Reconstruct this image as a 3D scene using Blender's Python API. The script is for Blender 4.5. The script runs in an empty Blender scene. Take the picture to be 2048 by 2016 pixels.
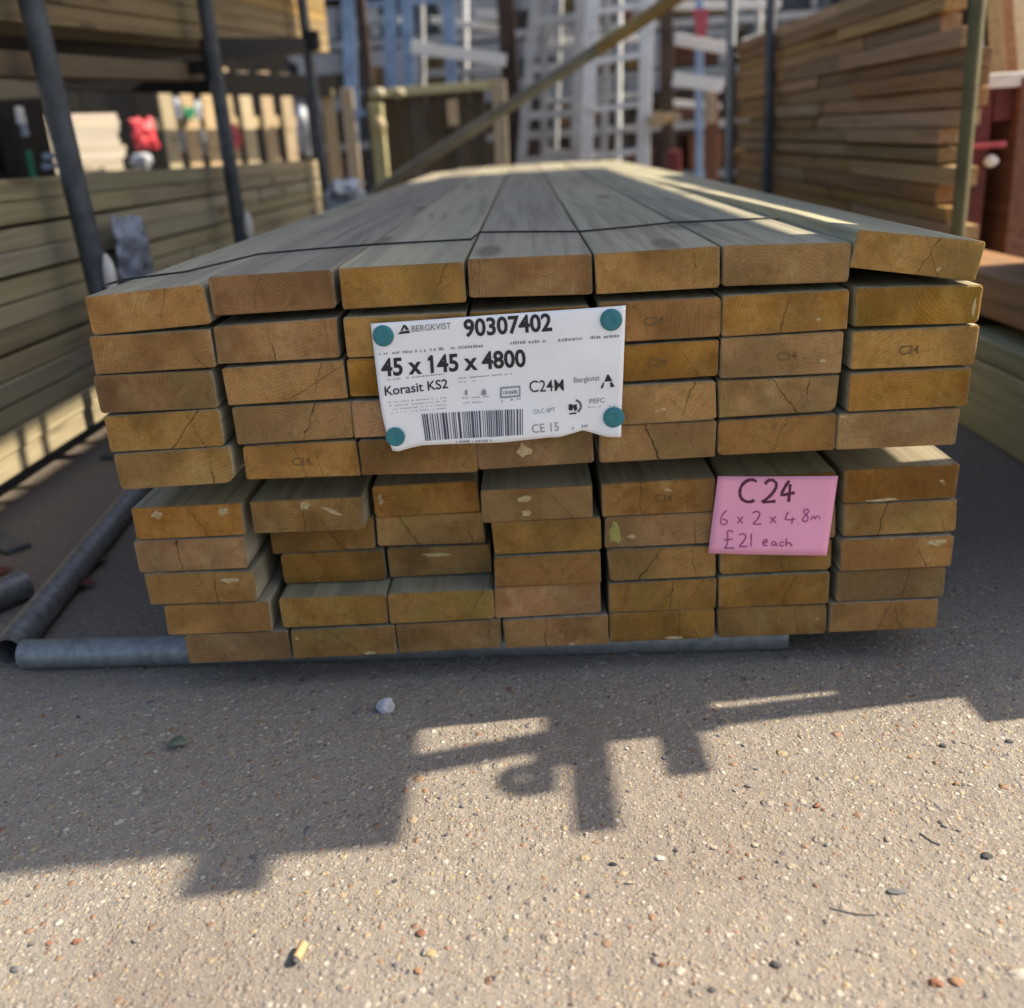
import bpy, bmesh, math, random
from mathutils import Vector, Matrix

# ------------------------------------------------------------------ camera
sc = bpy.context.scene
COL = sc.collection
RIGHT = Vector((.998183, .010475, -.059335))
UP = Vector((.052335, .337249, .93996))
FWD = Vector((-.029857, .941357, -.336088))
CAM = Vector((-.00665, -1.21098, .68644))
FPX = 1995.5                      # focal length in pixels of the 2048 px wide photograph
cam = bpy.data.cameras.new("camera")
cam_o = bpy.data.objects.new("camera", cam); COL.objects.link(cam_o)
cam_o.matrix_world = Matrix(((RIGHT.x, UP.x, -FWD.x, CAM.x), (RIGHT.y, UP.y, -FWD.y, CAM.y),
                             (RIGHT.z, UP.z, -FWD.z, CAM.z), (0, 0, 0, 1)))
cam.sensor_fit = 'HORIZONTAL'; cam.sensor_width = 36.0
cam.lens = FPX / 2048 * 36.0
cam.clip_start = .02; cam.clip_end = 300
cam.dof.use_dof = True; cam.dof.focus_distance = 1.15; cam.dof.aperture_fstop = 3.3
sc.camera = cam_o

# ------------------------------------------------------------------ sky, sun, exposure
SUN_DIR = Vector((1, .10, .82)).normalized()       # towards the sun
w = bpy.data.worlds.new("World"); sc.world = w; w.use_nodes = True
wn = w.node_tree.nodes; wl = w.node_tree.links
bg = wn["Background"]
sky = wn.new("ShaderNodeTexSky"); sky.sky_type = 'NISHITA'; sky.sun_disc = False
sky.sun_elevation = math.asin(SUN_DIR.z); sky.sun_rotation = math.atan2(SUN_DIR.x, SUN_DIR.y)
sky.air_density = 1.0; sky.dust_density = 3.0; sky.ozone_density = 1.0
hs = wn.new("ShaderNodeHueSaturation"); hs.inputs["Saturation"].default_value = .95
wl.new(sky.outputs[0], hs.inputs["Color"]); wl.new(hs.outputs[0], bg.inputs["Color"])
bg.inputs["Strength"].default_value = .095
sl = bpy.data.lights.new("sun", 'SUN'); sl.energy = 4.4; sl.angle = math.radians(.55); sl.color = (1, .86, .66)
so = bpy.data.objects.new("sun", sl); COL.objects.link(so)
so.rotation_euler = (-SUN_DIR).to_track_quat('-Z', 'Y').to_euler(); so.location = SUN_DIR * 20
vs = sc.view_settings
vs.view_transform = 'Standard'; vs.look = 'None'; vs.gamma = 1; vs.use_curve_mapping = False
vs.exposure = 1.12

# ------------------------------------------------------------------ helpers
def _ray(px, py):
    return FWD + RIGHT * ((px - 1024) / FPX) - UP * ((py - 1008) / FPX)
def at_y(px, py, Y): d = _ray(px, py); return CAM + d * ((Y - CAM.y) / d.y)
def at_x(px, py, X): d = _ray(px, py); return CAM + d * ((X - CAM.x) / d.x)
def at_z(px, py, Z=0.0): d = _ray(px, py); return CAM + d * ((Z - CAM.z) / d.z)

class MB:
    """collects shapes into one mesh"""
    def __init__(self): self.v = []; self.f = []; self.m = []
    def add(self, vs, fs, mi=0):
        b = len(self.v); self.v += [tuple(x) for x in vs]
        self.f += [tuple(i + b for i in f) for f in fs]; self.m += [mi] * len(fs)
    def box(self, c, s, rot=None, bev=0.0, mi=0):
        c = Vector(c); hx, hy, hz = s[0] / 2, s[1] / 2, s[2] / 2
        R = rot if rot is not None else Matrix.Identity(3)
        if bev <= 0:
            vs_ = [c + R @ Vector((sx * hx, sy * hy, sz * hz)) for sx in (-1, 1) for sy in (-1, 1) for sz in (-1, 1)]
            self.add(vs_, [(0, 1, 3, 2), (4, 6, 7, 5), (0, 4, 5, 1), (2, 3, 7, 6), (0, 2, 6, 4), (1, 5, 7, 3)], mi)
        else:
            bm = bmesh.new(); bmesh.ops.create_cube(bm, size=1)
            for v in bm.verts: v.co = Vector((v.co.x * s[0], v.co.y * s[1], v.co.z * s[2]))
            bmesh.ops.bevel(bm, geom=bm.edges[:], offset=bev, segments=2, affect='EDGES', profile=.5)
            bm.verts.index_update()
            self.add([c + R @ v.co for v in bm.verts], [tuple(v.index for v in f.verts) for f in bm.faces], mi); bm.free()
    def beam(self, p0, p1, wx, wz, bev=0.0, mi=0, up=(0, 0, 1)):
        p0 = Vector(p0); p1 = Vector(p1); d = (p1 - p0); L = d.length; d.normalize()
        s = d.cross(Vector(up))
        if s.length < 1e-4: s = d.cross(Vector((0, 1, 0)))
        s.normalize(); u = s.cross(d)
        R = Matrix((s, d, u)).transposed()
        self.box((p0 + p1) / 2, (wx, L, wz), R, bev, mi)
    def tube(self, p0, p1, r, n=14, caps=True, r2=None, mi=0, wall=0):
        p0 = Vector(p0); p1 = Vector(p1); d = (p1 - p0).normalized()
        a = d.orthogonal().normalized(); b = d.cross(a); r2 = r if r2 is None else r2
        vs_ = []
        for p, rr in ((p0, r), (p1, r2)):
            for i in range(n):
                t = 2 * math.pi * i / n; vs_.append(p + (a * math.cos(t) + b * math.sin(t)) * rr)
        fs = [(i, (i + 1) % n, n + (i + 1) % n, n + i) for i in range(n)]
        if wall:                                            # an open pipe with a wall
            for p, rr in ((p0, r - wall), (p1, r2 - wall)):
                for i in range(n):
                    t = 2 * math.pi * i / n; vs_.append(p + (a * math.cos(t) + b * math.sin(t)) * rr)
            fs += [(2 * n + i, 3 * n + i, 3 * n + (i + 1) % n, 2 * n + (i + 1) % n) for i in range(n)]
            fs += [(i, 2 * n + i, 2 * n + (i + 1) % n, (i + 1) % n) for i in range(n)]
            fs += [(n + i, n + (i + 1) % n, 3 * n + (i + 1) % n, 3 * n + i) for i in range(n)]
        elif caps:
            fs += [tuple(range(n - 1, -1, -1)), tuple(range(n, 2 * n))]
        self.add(vs_, fs, mi)
    def path(self, pts, r, n=8, mi=0):
        pts = [Vector(p) for p in pts]; rings = []
        for i, p in enumerate(pts):
            d = (pts[min(i + 1, len(pts) - 1)] - pts[max(i - 1, 0)]).normalized()
            a = d.cross(Vector((0.13, .21, 1))).normalized(); b = d.cross(a)
            rings.append([p + (a * math.cos(2 * math.pi * k / n) + b * math.sin(2 * math.pi * k / n)) * r for k in range(n)])
        fs = [(i * n + k, i * n + (k + 1) % n, (i + 1) * n + (k + 1) % n, (i + 1) * n + k) for i in range(len(pts) - 1) for k in range(n)]
        fs += [tuple(range(n - 1, -1, -1)), tuple((len(pts) - 1) * n + k for k in range(n))]
        self.add([v for rg in rings for v in rg], fs, mi)
    def blob(self, c, s, seed, sub=2, amp=.25, mi=0, freq=1.6):
        from mathutils import noise
        bm = bmesh.new(); bmesh.ops.create_icosphere(bm, subdivisions=sub, radius=1)
        o = Vector((seed * 3.7, seed * 1.3, seed * 7.1))
        for v in bm.verts:
            k = 1 + amp * noise.noise(v.co * freq + o) + amp * .5 * noise.noise(v.co * freq * 2.3 + o)
            v.co = Vector((v.co.x * s[0], v.co.y * s[1], v.co.z * s[2])) * k
        bm.verts.index_update()
        c = Vector(c)
        self.add([c + v.co for v in bm.verts], [tuple(v.index for v in f.verts) for f in bm.faces], mi); bm.free()
    def build(self, name, mats, parent=None, smooth=False, origin=None):
        me = bpy.data.meshes.new(name)
        o0 = Vector(origin) if origin is not None else Vector((0, 0, 0))
        me.from_pydata([tuple(Vector(v) - o0) for v in self.v], [], self.f)
        if not isinstance(mats, (list, tuple)): mats = [mats]
        for m in mats: me.materials.append(m)
        me.polygons.foreach_set("material_index", self.m)
        if smooth: me.polygons.foreach_set("use_smooth", [True] * len(me.polygons))
        me.update()
        bm = bmesh.new(); bm.from_mesh(me); bmesh.ops.recalc_face_normals(bm, faces=bm.faces[:]); bm.to_mesh(me); bm.free()
        if smooth:
            try: me.set_sharp_from_angle(angle=math.radians(40))
            except Exception: pass
        o = bpy.data.objects.new(name, me); COL.objects.link(o)
        o.location = o0
        if parent is not None: o.parent = parent
        return o

def tag(o, label=None, cat=None, group=None, kind=None):
    if label: o['label'] = label
    if cat: o['category'] = cat
    if group: o['group'] = group
    if kind: o['kind'] = kind
    return o
def thing(name, label, cat, loc=(0, 0, 0), group=None):
    o = bpy.data.objects.new(name, None); COL.objects.link(o); o.location = loc; o.empty_display_size = .1
    return tag(o, label, cat, group)
def part(mb, name, mat, parent, smooth=False):
    """a child mesh whose coordinates were given in world space (parents are unrotated empties)"""
    o = mb.build(name, mat, None, smooth)
    o.parent = parent
    base = parent.location.copy()
    pp = parent.parent
    while pp is not None: base += pp.location; pp = pp.parent
    o.location = -base
    return o
ORD = ['first', 'second', 'third', 'fourth', 'fifth', 'sixth', 'seventh', 'eighth', 'ninth', 'tenth', 'eleventh', 'twelfth',
       'thirteenth', 'fourteenth', 'fifteenth', 'sixteenth', 'seventeenth', 'eighteenth', 'nineteenth', 'twentieth']

# ------------------------------------------------------------------ material helpers
class NT:
    def __init__(self, name):
        self.mat = bpy.data.materials.new(name); self.mat.use_nodes = True
        self.t = self.mat.node_tree; self.n = self.t.nodes; self.l = self.t.links
        self.bsdf = self.n["Principled BSDF"]; self._tc = None; self._oi = None
    def _in(self, sock, v):
        if isinstance(v, bpy.types.NodeSocket): self.l.new(v, sock)
        elif v is not None: sock.default_value = v
    def obj(self):
        if not self._tc: self._tc = self.n.new("ShaderNodeTexCoord")
        return self._tc.outputs["Object"]
    def rnd(self):
        if not self._oi: self._oi = self.n.new("ShaderNodeObjectInfo")
        return self._oi.outputs["Random"]
    def ocol(self):
        self.rnd(); return self._oi.outputs["Color"], self._oi.outputs["Alpha"]
    def math(self, op, a, b=None, c=None, clamp=False):
        n = self.n.new("ShaderNodeMath"); n.operation = op; n.use_clamp = clamp
        self._in(n.inputs[0], a); self._in(n.inputs[1], b)
        if c is not None: self._in(n.inputs[2], c)
        return n.outputs[0]
    def sep(self, v):
        n = self.n.new("ShaderNodeSeparateXYZ"); self._in(n.inputs[0], v); return n.outputs
    def comb(self, x, y, z):
        n = self.n.new("ShaderNodeCombineXYZ")
        for i, q in enumerate((x, y, z)): self._in(n.inputs[i], q)
        return n.outputs[0]
    def vadd(self, a, b):
        n = self.n.new("ShaderNodeVectorMath"); n.operation = 'ADD'; self._in(n.inputs[0], a); self._in(n.inputs[1], b); return n.outputs[0]
    def vmul(self, a, b):
        n = self.n.new("ShaderNodeVectorMath"); n.operation = 'MULTIPLY'; self._in(n.inputs[0], a); self._in(n.inputs[1], b); return n.outputs[0]
    def noise(self, v, scale, detail=4, rough=.55, dist=0.0):
        n = self.n.new("ShaderNodeTexNoise"); self._in(n.inputs["Vector"], v)
        n.inputs["Scale"].default_value = scale; n.inputs["Detail"].default_value = detail
        n.inputs["Roughness"].default_value = rough; n.inputs["Distortion"].default_value = dist
        return n.outputs["Fac"]
    def voro(self, v, scale, feature='F1', rand=1.0):
        n = self.n.new("ShaderNodeTexVoronoi"); n.feature = feature; self._in(n.inputs["Vector"], v)
        n.inputs["Scale"].default_value = scale; n.inputs["Randomness"].default_value = rand
        return n.outputs
    def mix(self, f, a, b, mode='MIX'):
        n = self.n.new("ShaderNodeMix"); n.data_type = 'RGBA'; n.blend_type = mode
        self._in(n.inputs[0], f)
        for s, v in ((n.inputs[6], a), (n.inputs[7], b)):
            self._in(s, v if isinstance(v, bpy.types.NodeSocket) else (v[0], v[1], v[2], 1))
        return n.outputs[2]
    def ramp(self, f, stops, interp='LINEAR'):
        n = self.n.new("ShaderNodeValToRGB"); self._in(n.inputs[0], f); cr = n.color_ramp; cr.interpolation = interp
        while len(cr.elements) < len(stops): cr.elements.new(.5)
        for e, (p, c) in zip(cr.elements, stops): e.position = p; e.color = (c[0], c[1], c[2], 1)
        return n.outputs[0]
    def smooth(self, v, a, b):
        n = self.n.new("ShaderNodeMapRange"); n.interpolation_type = 'SMOOTHSTEP'
        self._in(n.inputs[0], v); self._in(n.inputs[1], a); self._in(n.inputs[2], b); return n.outputs[0]
    def bump(self, h, strength=.3, dist=.002):
        n = self.n.new("ShaderNodeBump"); n.inputs["Strength"].default_value = strength; n.inputs["Distance"].default_value = dist
        self._in(n.inputs["Height"], h); self.l.new(n.outputs[0], self.bsdf.inputs["Normal"])
    def out(self, col, rough=.7, metal=0.0, spec=.4):
        self._in(self.bsdf.inputs["Base Color"], col if isinstance(col, bpy.types.NodeSocket) else (col[0], col[1], col[2], 1))
        self._in(self.bsdf.inputs["Roughness"], rough); self._in(self.bsdf.inputs["Metallic"], metal)
        self._in(self.bsdf.inputs["Specular IOR Level"], spec)
        return self.mat

def hsv_vary(t, col, hue=.02, val=.25, sat=.2):
    """shift colour a little from one object to the next"""
    n = t.n.new("ShaderNodeHueSaturation"); r = t.rnd()
    r2 = t.math('FRACT', t.math('MULTIPLY', r, 37.3)); r3 = t.math('FRACT', t.math('MULTIPLY', r, 91.7))
    t._in(n.inputs["Hue"], t.math('MULTIPLY_ADD', r, hue * 2, .5 - hue))
    t._in(n.inputs["Value"], t.math('MULTIPLY_ADD', r2, val * 2, 1 - val))
    t._in(n.inputs["Saturation"], t.math('MULTIPLY_ADD', r3, sat * 2, 1 - sat))
    t._in(n.inputs["Color"], col); return n.outputs[0]

def wood_end(name, early, late, blotch, vary=True, axis='Y'):
    """sawn end grain: growth rings round a pith that differs per board, checks, saw marks"""
    t = NT(name); v = t.obj(); s = t.sep(v); X, Z = s[0], s[2]
    r = t.rnd(); r2 = t.math('FRACT', t.math('MULTIPLY', r, 17.13)); r3 = t.math('FRACT', t.math('MULTIPLY', r, 53.7))
    px = t.math('MULTIPLY_ADD', r2, .17, -.085); pz = t.math('MULTIPLY_ADD', r3, .17, -.12)
    shift = t.comb(t.math('MULTIPLY', r, 40), t.math('MULTIPLY', r2, 40), t.math('MULTIPLY', r3, 40))
    vv = t.vadd(v, shift)
    dx = t.math('SUBTRACT', X, px); dz = t.math('SUBTRACT', Z, pz)
    d = t.math('SQRT', t.math('ADD', t.math('MULTIPLY', dx, dx), t.math('MULTIPLY', dz, dz)))
    d = t.math('ADD', d, t.math('MULTIPLY_ADD', t.noise(vv, 17, 3), .020, -.010))
    ring = t.math('MULTIPLY_ADD', t.math('SINE', t.math('MULTIPLY', d, 2 * math.pi / .0041)), .5, .5)
    ring = t.math('POWER', ring, 2.2)
    ringamt = t.math('MULTIPLY', ring, t.smooth(t.noise(vv, 22, 3), .32, .62))
    col = t.mix(t.math('MULTIPLY', ringamt, .36), early, late)
    bl = t.smooth(t.noise(vv, 19, 4, .6), .45, .72)
    col = t.mix(t.math('MULTIPLY', bl, .85), col, blotch)
    bl2 = t.smooth(t.noise(t.vadd(vv, (9, 3, 1)), 27, 5, .65), .52, .74)
    col = t.mix(t.math('MULTIPLY', bl2, .5), col, (.44, .31, .13))
    gr = t.smooth(t.noise(t.vadd(vv, (3, 13, 5)), 9, 3, .5), .55, .72)
    col = t.mix(t.math('MULTIPLY', gr, .6), col, (.21, .165, .035))
    mot = t.noise(t.vadd(vv, (2, 5, 8)), 95, 5, .7)
    col = t.mix(t.math('MULTIPLY', t.smooth(mot, .48, .7), .4), col, (.13, .075, .022))
    mot2 = t.noise(t.vmul(t.vadd(vv, (6, 1, 3)), (150, 1, 26)), 1, 3, .6)
    col = t.mix(t.math('MULTIPLY', t.smooth(mot2, .54, .72), .14), col, (.44, .30, .12))
    zone = t.noise(t.vadd(vv, (12, 4, 7)), 7.5, 2, .5)
    col = t.mix(t.math('MULTIPLY', t.smooth(zone, .45, .6), .95), col, t.mix(.5, col, (.12, .066, .02)))
    fine = t.noise(vv, 420, 3, .7)
    col = t.mix(.34, col, t.ramp(fine, [(.3, (.30, .30, .30)), (.7, (.78, .78, .78))]), 'OVERLAY')
    # rays across the rings
    ang = t.math('ARCTAN2', dz, dx)
    ray = t.noise(t.comb(t.math('MULTIPLY', ang, 34), t.math('MULTIPLY', d, 14), r), 1.0, 3, .6)
    col = t.mix(t.math('MULTIPLY', t.smooth(ray, .56, .75), .35), col, (.10, .06, .02))
    if vary: col = hsv_vary(t, col, .007, .26, .12)
    # worn, paler arrises and dirt streaks
    edge = t.math('MAXIMUM', t.smooth(t.math('ABSOLUTE', X), .0655, .0725), t.smooth(t.math('ABSOLUTE', Z), .0185, .0235))
    edge = t.math('MULTIPLY', edge, t.smooth(t.noise(vv, 60, 3), .35, .65))
    col = t.mix(t.math('MULTIPLY', edge, .4), col, (.27, .22, .15))
    sc_ = t.smooth(t.noise(t.vmul(t.vadd(vv, (1, 7, 2)), (1, 1, 1.5)), 34, 3, .5), .725, .76)
    col = t.mix(t.math('MULTIPLY', sc_, .7), col, (.58, .46, .27))
    # checks: one steered by the object's colour, one by chance
    oc, oa = t.ocol(); cs = t.n.new("ShaderNodeSeparateColor"); t.l.new(oc, cs.inputs[0])
    wob = t.math('MULTIPLY_ADD', t.noise(vv, 70, 3, .6), .012, -.006)
    def crack(x0, slope, sgn, width):
        line = t.math('ADD', t.math('ADD', t.math('MULTIPLY', Z, slope), x0), wob)
        dd = t.math('ABSOLUTE', t.math('SUBTRACT', X, line))
        k = t.math('MULTIPLY_ADD', t.math('MULTIPLY', Z, sgn), 1 / .046, .62, clamp=True)
        wd = t.math('MULTIPLY', t.math('MULTIPLY', k, width), 1.0)
        return t.math('MULTIPLY', t.smooth(t.math('DIVIDE', dd, t.math('ADD', wd, .00002)), 1.25, .55), t.smooth(k, .12, .3))
    c1 = crack(t.math('MULTIPLY_ADD', cs.outputs[0], .16, -.08), t.math('MULTIPLY_ADD', cs.outputs[1], 4, -2),
               t.math('MULTIPLY_ADD', cs.outputs[2], 2, -1), t.math('MULTIPLY', oa, .0009))
    r4 = t.math('FRACT', t.math('MULTIPLY', r, 211.3)); r5 = t.math('FRACT', t.math('MULTIPLY', r, 389.1))
    c2 = crack(t.math('MULTIPLY_ADD', r4, .13, -.065), t.math('MULTIPLY_ADD', r5, 1.6, -.8),
               t.math('SIGN', t.math('SUBTRACT', r5, .5)), t.math('MULTIPLY', t.math('GREATER_THAN', r4, .62), .0005))
    ck = t.math('MAXIMUM', c1, c2)
    col = t.mix(t.math('MULTIPLY', ck, .84), col, (.035, .02, .008))
    saw = t.noise(t.vmul(vv, (160, 1, 900)), 1.0, 2)
    h = t.math('SUBTRACT', t.math('ADD', t.math('MULTIPLY', fine, .5), t.math('MULTIPLY', saw, .5)), t.math('MULTIPLY', ck, 2.5))
    h = t.math('SUBTRACT', h, t.math('MULTIPLY', ringamt, .25))
    t.bump(h, .5, .0012)
    return t.out(col, .78, 0, .25)

def wood_side(name, light, dark, stain, grain=1.0, knots=True, vary=(.015, .2, .2), rough=.72, spec=.35):
    """planed or sawn face with the grain along the local Y axis"""
    t = NT(name); v = t.obj(); r = t.rnd()
    r2 = t.math('FRACT', t.math('MULTIPLY', r, 17.13)); r3 = t.math('FRACT', t.math('MULTIPLY', r, 53.7))
    vv = t.vadd(v, t.comb(t.math('MULTIPLY', r, 31), t.math('MULTIPLY', r2, 23), t.math('MULTIPLY', r3, 41)))
    warp = t.noise(t.vmul(vv, (5, .7, 5)), 1, 2)
    g1 = t.noise(t.vadd(t.vmul(vv, (58, 1.1, 58)), t.comb(t.math('MULTIPLY', warp, 5), 0, t.math('MULTIPLY', warp, 5))), 1, 4, .6)
    g2 = t.noise(t.vmul(vv, (420, 6, 420)), 1, 3, .6)
    col = t.mix(t.smooth(g1, .42, .66), light, dark)
    col = t.mix(t.math('MULTIPLY', t.smooth(g2, .35, .7), .35 * grain), col, dark)
    st = t.smooth(t.noise(t.vmul(vv, (9, 1.6, 9)), 1, 4, .6), .48, .7)
    col = t.mix(t.math('MULTIPLY', st, .6), col, stain)
    if knots:
        vo = t.voro(t.vmul(vv, (9, 2.1, 9)), 1)
        kn = t.smooth(vo["Distance"], .2, .08)
        col = t.mix(t.math('MULTIPLY', kn, .7), col, (dark[0] * .45, dark[1] * .4, dark[2] * .35))
    col = hsv_vary(t, col, *vary)
    h = t.math('ADD', t.math('MULTIPLY', g1, .6), t.math('MULTIPLY', g2, .6))
    t.bump(h, .35, .0012)
    return t.out(col, rough, 0, spec)

def metal(name, c1, c2, metal_=.7, rough=.45, scale=40, rust=.35):
    t = NT(name); v = t.obj()
    n = t.noise(v, scale, 5, .65); n2 = t.noise(v, scale * .2, 3)
    col = t.mix(t.smooth(n, .35, .7), c1, c2)
    col = t.mix(t.math('MULTIPLY', t.smooth(n2, .5, .75), .5), col, (c2[0] * .6, c2[1] * .55, c2[2] * .5))
    n3 = t.noise(t.vmul(v, (1, 1, 1.4)), scale * .55, 6, .7)
    col = t.mix(t.math('MULTIPLY', t.smooth(n3, .57, .68), rust), col, (.15, .085, .05))
    t.bump(n, .25, .001)
    return t.out(col, t.math('MULTIPLY_ADD', n, .3, rough - .12), metal_, .5)

def plain(name, c, rough=.6, var=.12, scale=30, spec=.4, c2=None):
    t = NT(name); v = t.obj(); n = t.noise(v, scale, 4, .6)
    c2 = c2 or tuple(x * (1 - var * 2) for x in c)
    col = t.mix(t.smooth(n, .3, .7), c, c2)
    t.bump(n, .15, .001)
    return t.out(col, rough, 0, spec)

M = {}
M['end'] = wood_end('treated_end_grain', (.345, .185, .057), (.175, .085, .022), (.20, .092, .018))
M['side'] = wood_side('treated_board_face', (.41, .375, .27), (.26, .235, .17), (.29, .275, .21))
M['pale_face'] = wood_side('pale_timber_face', (.42, .40, .27), (.31, .29, .18), (.34, .32, .22))
M['left_face'] = wood_side('green_treated_face', (.32, .288, .19), (.215, .19, .12), (.27, .235, .145), vary=(.012, .16, .2))
M['brown_face'] = wood_side('brown_stained_face', (.375, .235, .115), (.24, .145, .068), (.36, .19, .055), vary=(.012, .3, .15))
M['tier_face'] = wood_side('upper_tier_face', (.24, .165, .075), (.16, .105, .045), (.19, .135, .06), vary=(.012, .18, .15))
M['olive_face'] = wood_side('olive_sleeper_face', (.47, .42, .22), (.35, .31, .15), (.30, .29, .11), vary=(.015, .15, .15))
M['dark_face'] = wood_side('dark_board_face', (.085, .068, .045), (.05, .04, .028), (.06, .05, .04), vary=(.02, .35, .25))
M['picket'] = wood_side('pale_picket_face', (.44, .36, .24), (.34, .27, .17), (.40, .32, .21), vary=(.012, .14, .15))
M['white_wood'] = wood_side('planed_whitewood_face', (.50, .455, .39), (.42, .37, .30), (.46, .40, .32), vary=(.02, .14, .3))
M['red_wood'] = wood_side('red_brown_face', (.23, .10, .05), (.14, .055, .03), (.18, .08, .04), vary=(.015, .25, .2))
M['galv'] = metal('galvanised_steel', (.30, .33, .35), (.20, .225, .24), .55, .5, 60)
M['galv_dark'] = metal('dull_galvanised_steel', (.26, .265, .27), (.15, .15, .15), .5, .5, 60)
M['post'] = metal('dark_painted_steel', (.085, .10, .12), (.05, .058, .07), .2, .5, 25)
M['rail'] = metal('black_steel', (.030, .032, .034), (.018, .018, .018), .2, .6, 20)
M['olive_steel'] = metal('olive_steel_post', (.13, .125, .055), (.075, .07, .035), .2, .55, 12)
M['alu'] = metal('ladder_aluminium', (.74, .76, .78), (.58, .60, .63), .2, .45, 12)
M['alu_blue'] = metal('blue_grey_ladder_metal', (.30, .42, .62), (.20, .29, .44), .25, .45, 10)
M['alu_dull'] = metal('dull_ladder_metal', (.46, .475, .48), (.34, .35, .355), .25, .5, 12)
M['red_steel'] = metal('dark_red_steel', (.16, .022, .02), (.085, .018, .016), .1, .55, 12)
M['white_paint'] = plain('white_painted_board', (.80, .79, .76), .6, .08)
M['paper'] = plain('label_paper', (.92, .94, .97), .45, .03, 14, .4)
M['ink'] = plain('black_ink', (.022, .026, .035), .5, .1)
M['grey_ink'] = plain('grey_ink', (.30, .32, .36), .5, .1)
M['blue_ink'] = plain('barcode_ink', (.075, .085, .14), .5, .1)
M['teal'] = plain('teal_plastic', (.035, .215, .255), .4, .1, 300)
M['pink'] = plain('pink_card', (.96, .42, .62), .6, .03, 16)
M['marker'] = plain('dark_marker', (.12, .018, .07), .5, .1)
M['marker_thin'] = plain('purple_pen', (.36, .07, .24), .5, .1)
M['stamp'] = plain('faded_stamp', (.205, .115, .040), .8, .2, 400)
M['splinter'] = plain('torn_pale_fibre', (.56, .45, .26), .8, .15, 150, .2, (.40, .30, .14))
M['lime'] = plain('greenish_stain', (.36, .34, .10), .8, .15, 120, .2, (.27, .23, .07))
M['cord'] = plain('black_strapping', (.02, .022, .026), .5, .2)
M['wrap'] = plain('grey_blue_wrap', (.33, .39, .50), .3, .25, 18, .5)
M['white_wrap'] = plain('white_wrap', (.55, .60, .68), .35, .2, 18, .5)
M['sleeve'] = plain('white_sleeve', (.88, .87, .84), .5, .1)
M['red_plastic'] = plain('red_plastic', (.60, .06, .08), .45, .1)
M['pink_red'] = plain('faded_red_cloth', (.52, .10, .13), .7, .12)
M['green_plastic'] = plain('green_plastic', (.02, .26, .13), .45, .1)
M['rubble'] = plain('pale_stone', (.55, .56, .60), .8, .12, 60)
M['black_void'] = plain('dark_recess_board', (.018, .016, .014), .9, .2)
M['beam_black'] = plain('flat_black_steel', (.012, .012, .013), .9, .1, 20, .05)  # near-black with hardly any gloss
M['wall_grey'] = plain('rendered_wall', (.42, .42, .43), .85, .1, 3)
M['dark_tan'] = wood_side('dim_tan_beam', (.15, .11, .07), (.10, .075, .048), (.12, .09, .06))
M['wall_dark'] = plain('dark_brick', (.075, .05, .04), .85, .25, 6)

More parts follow.
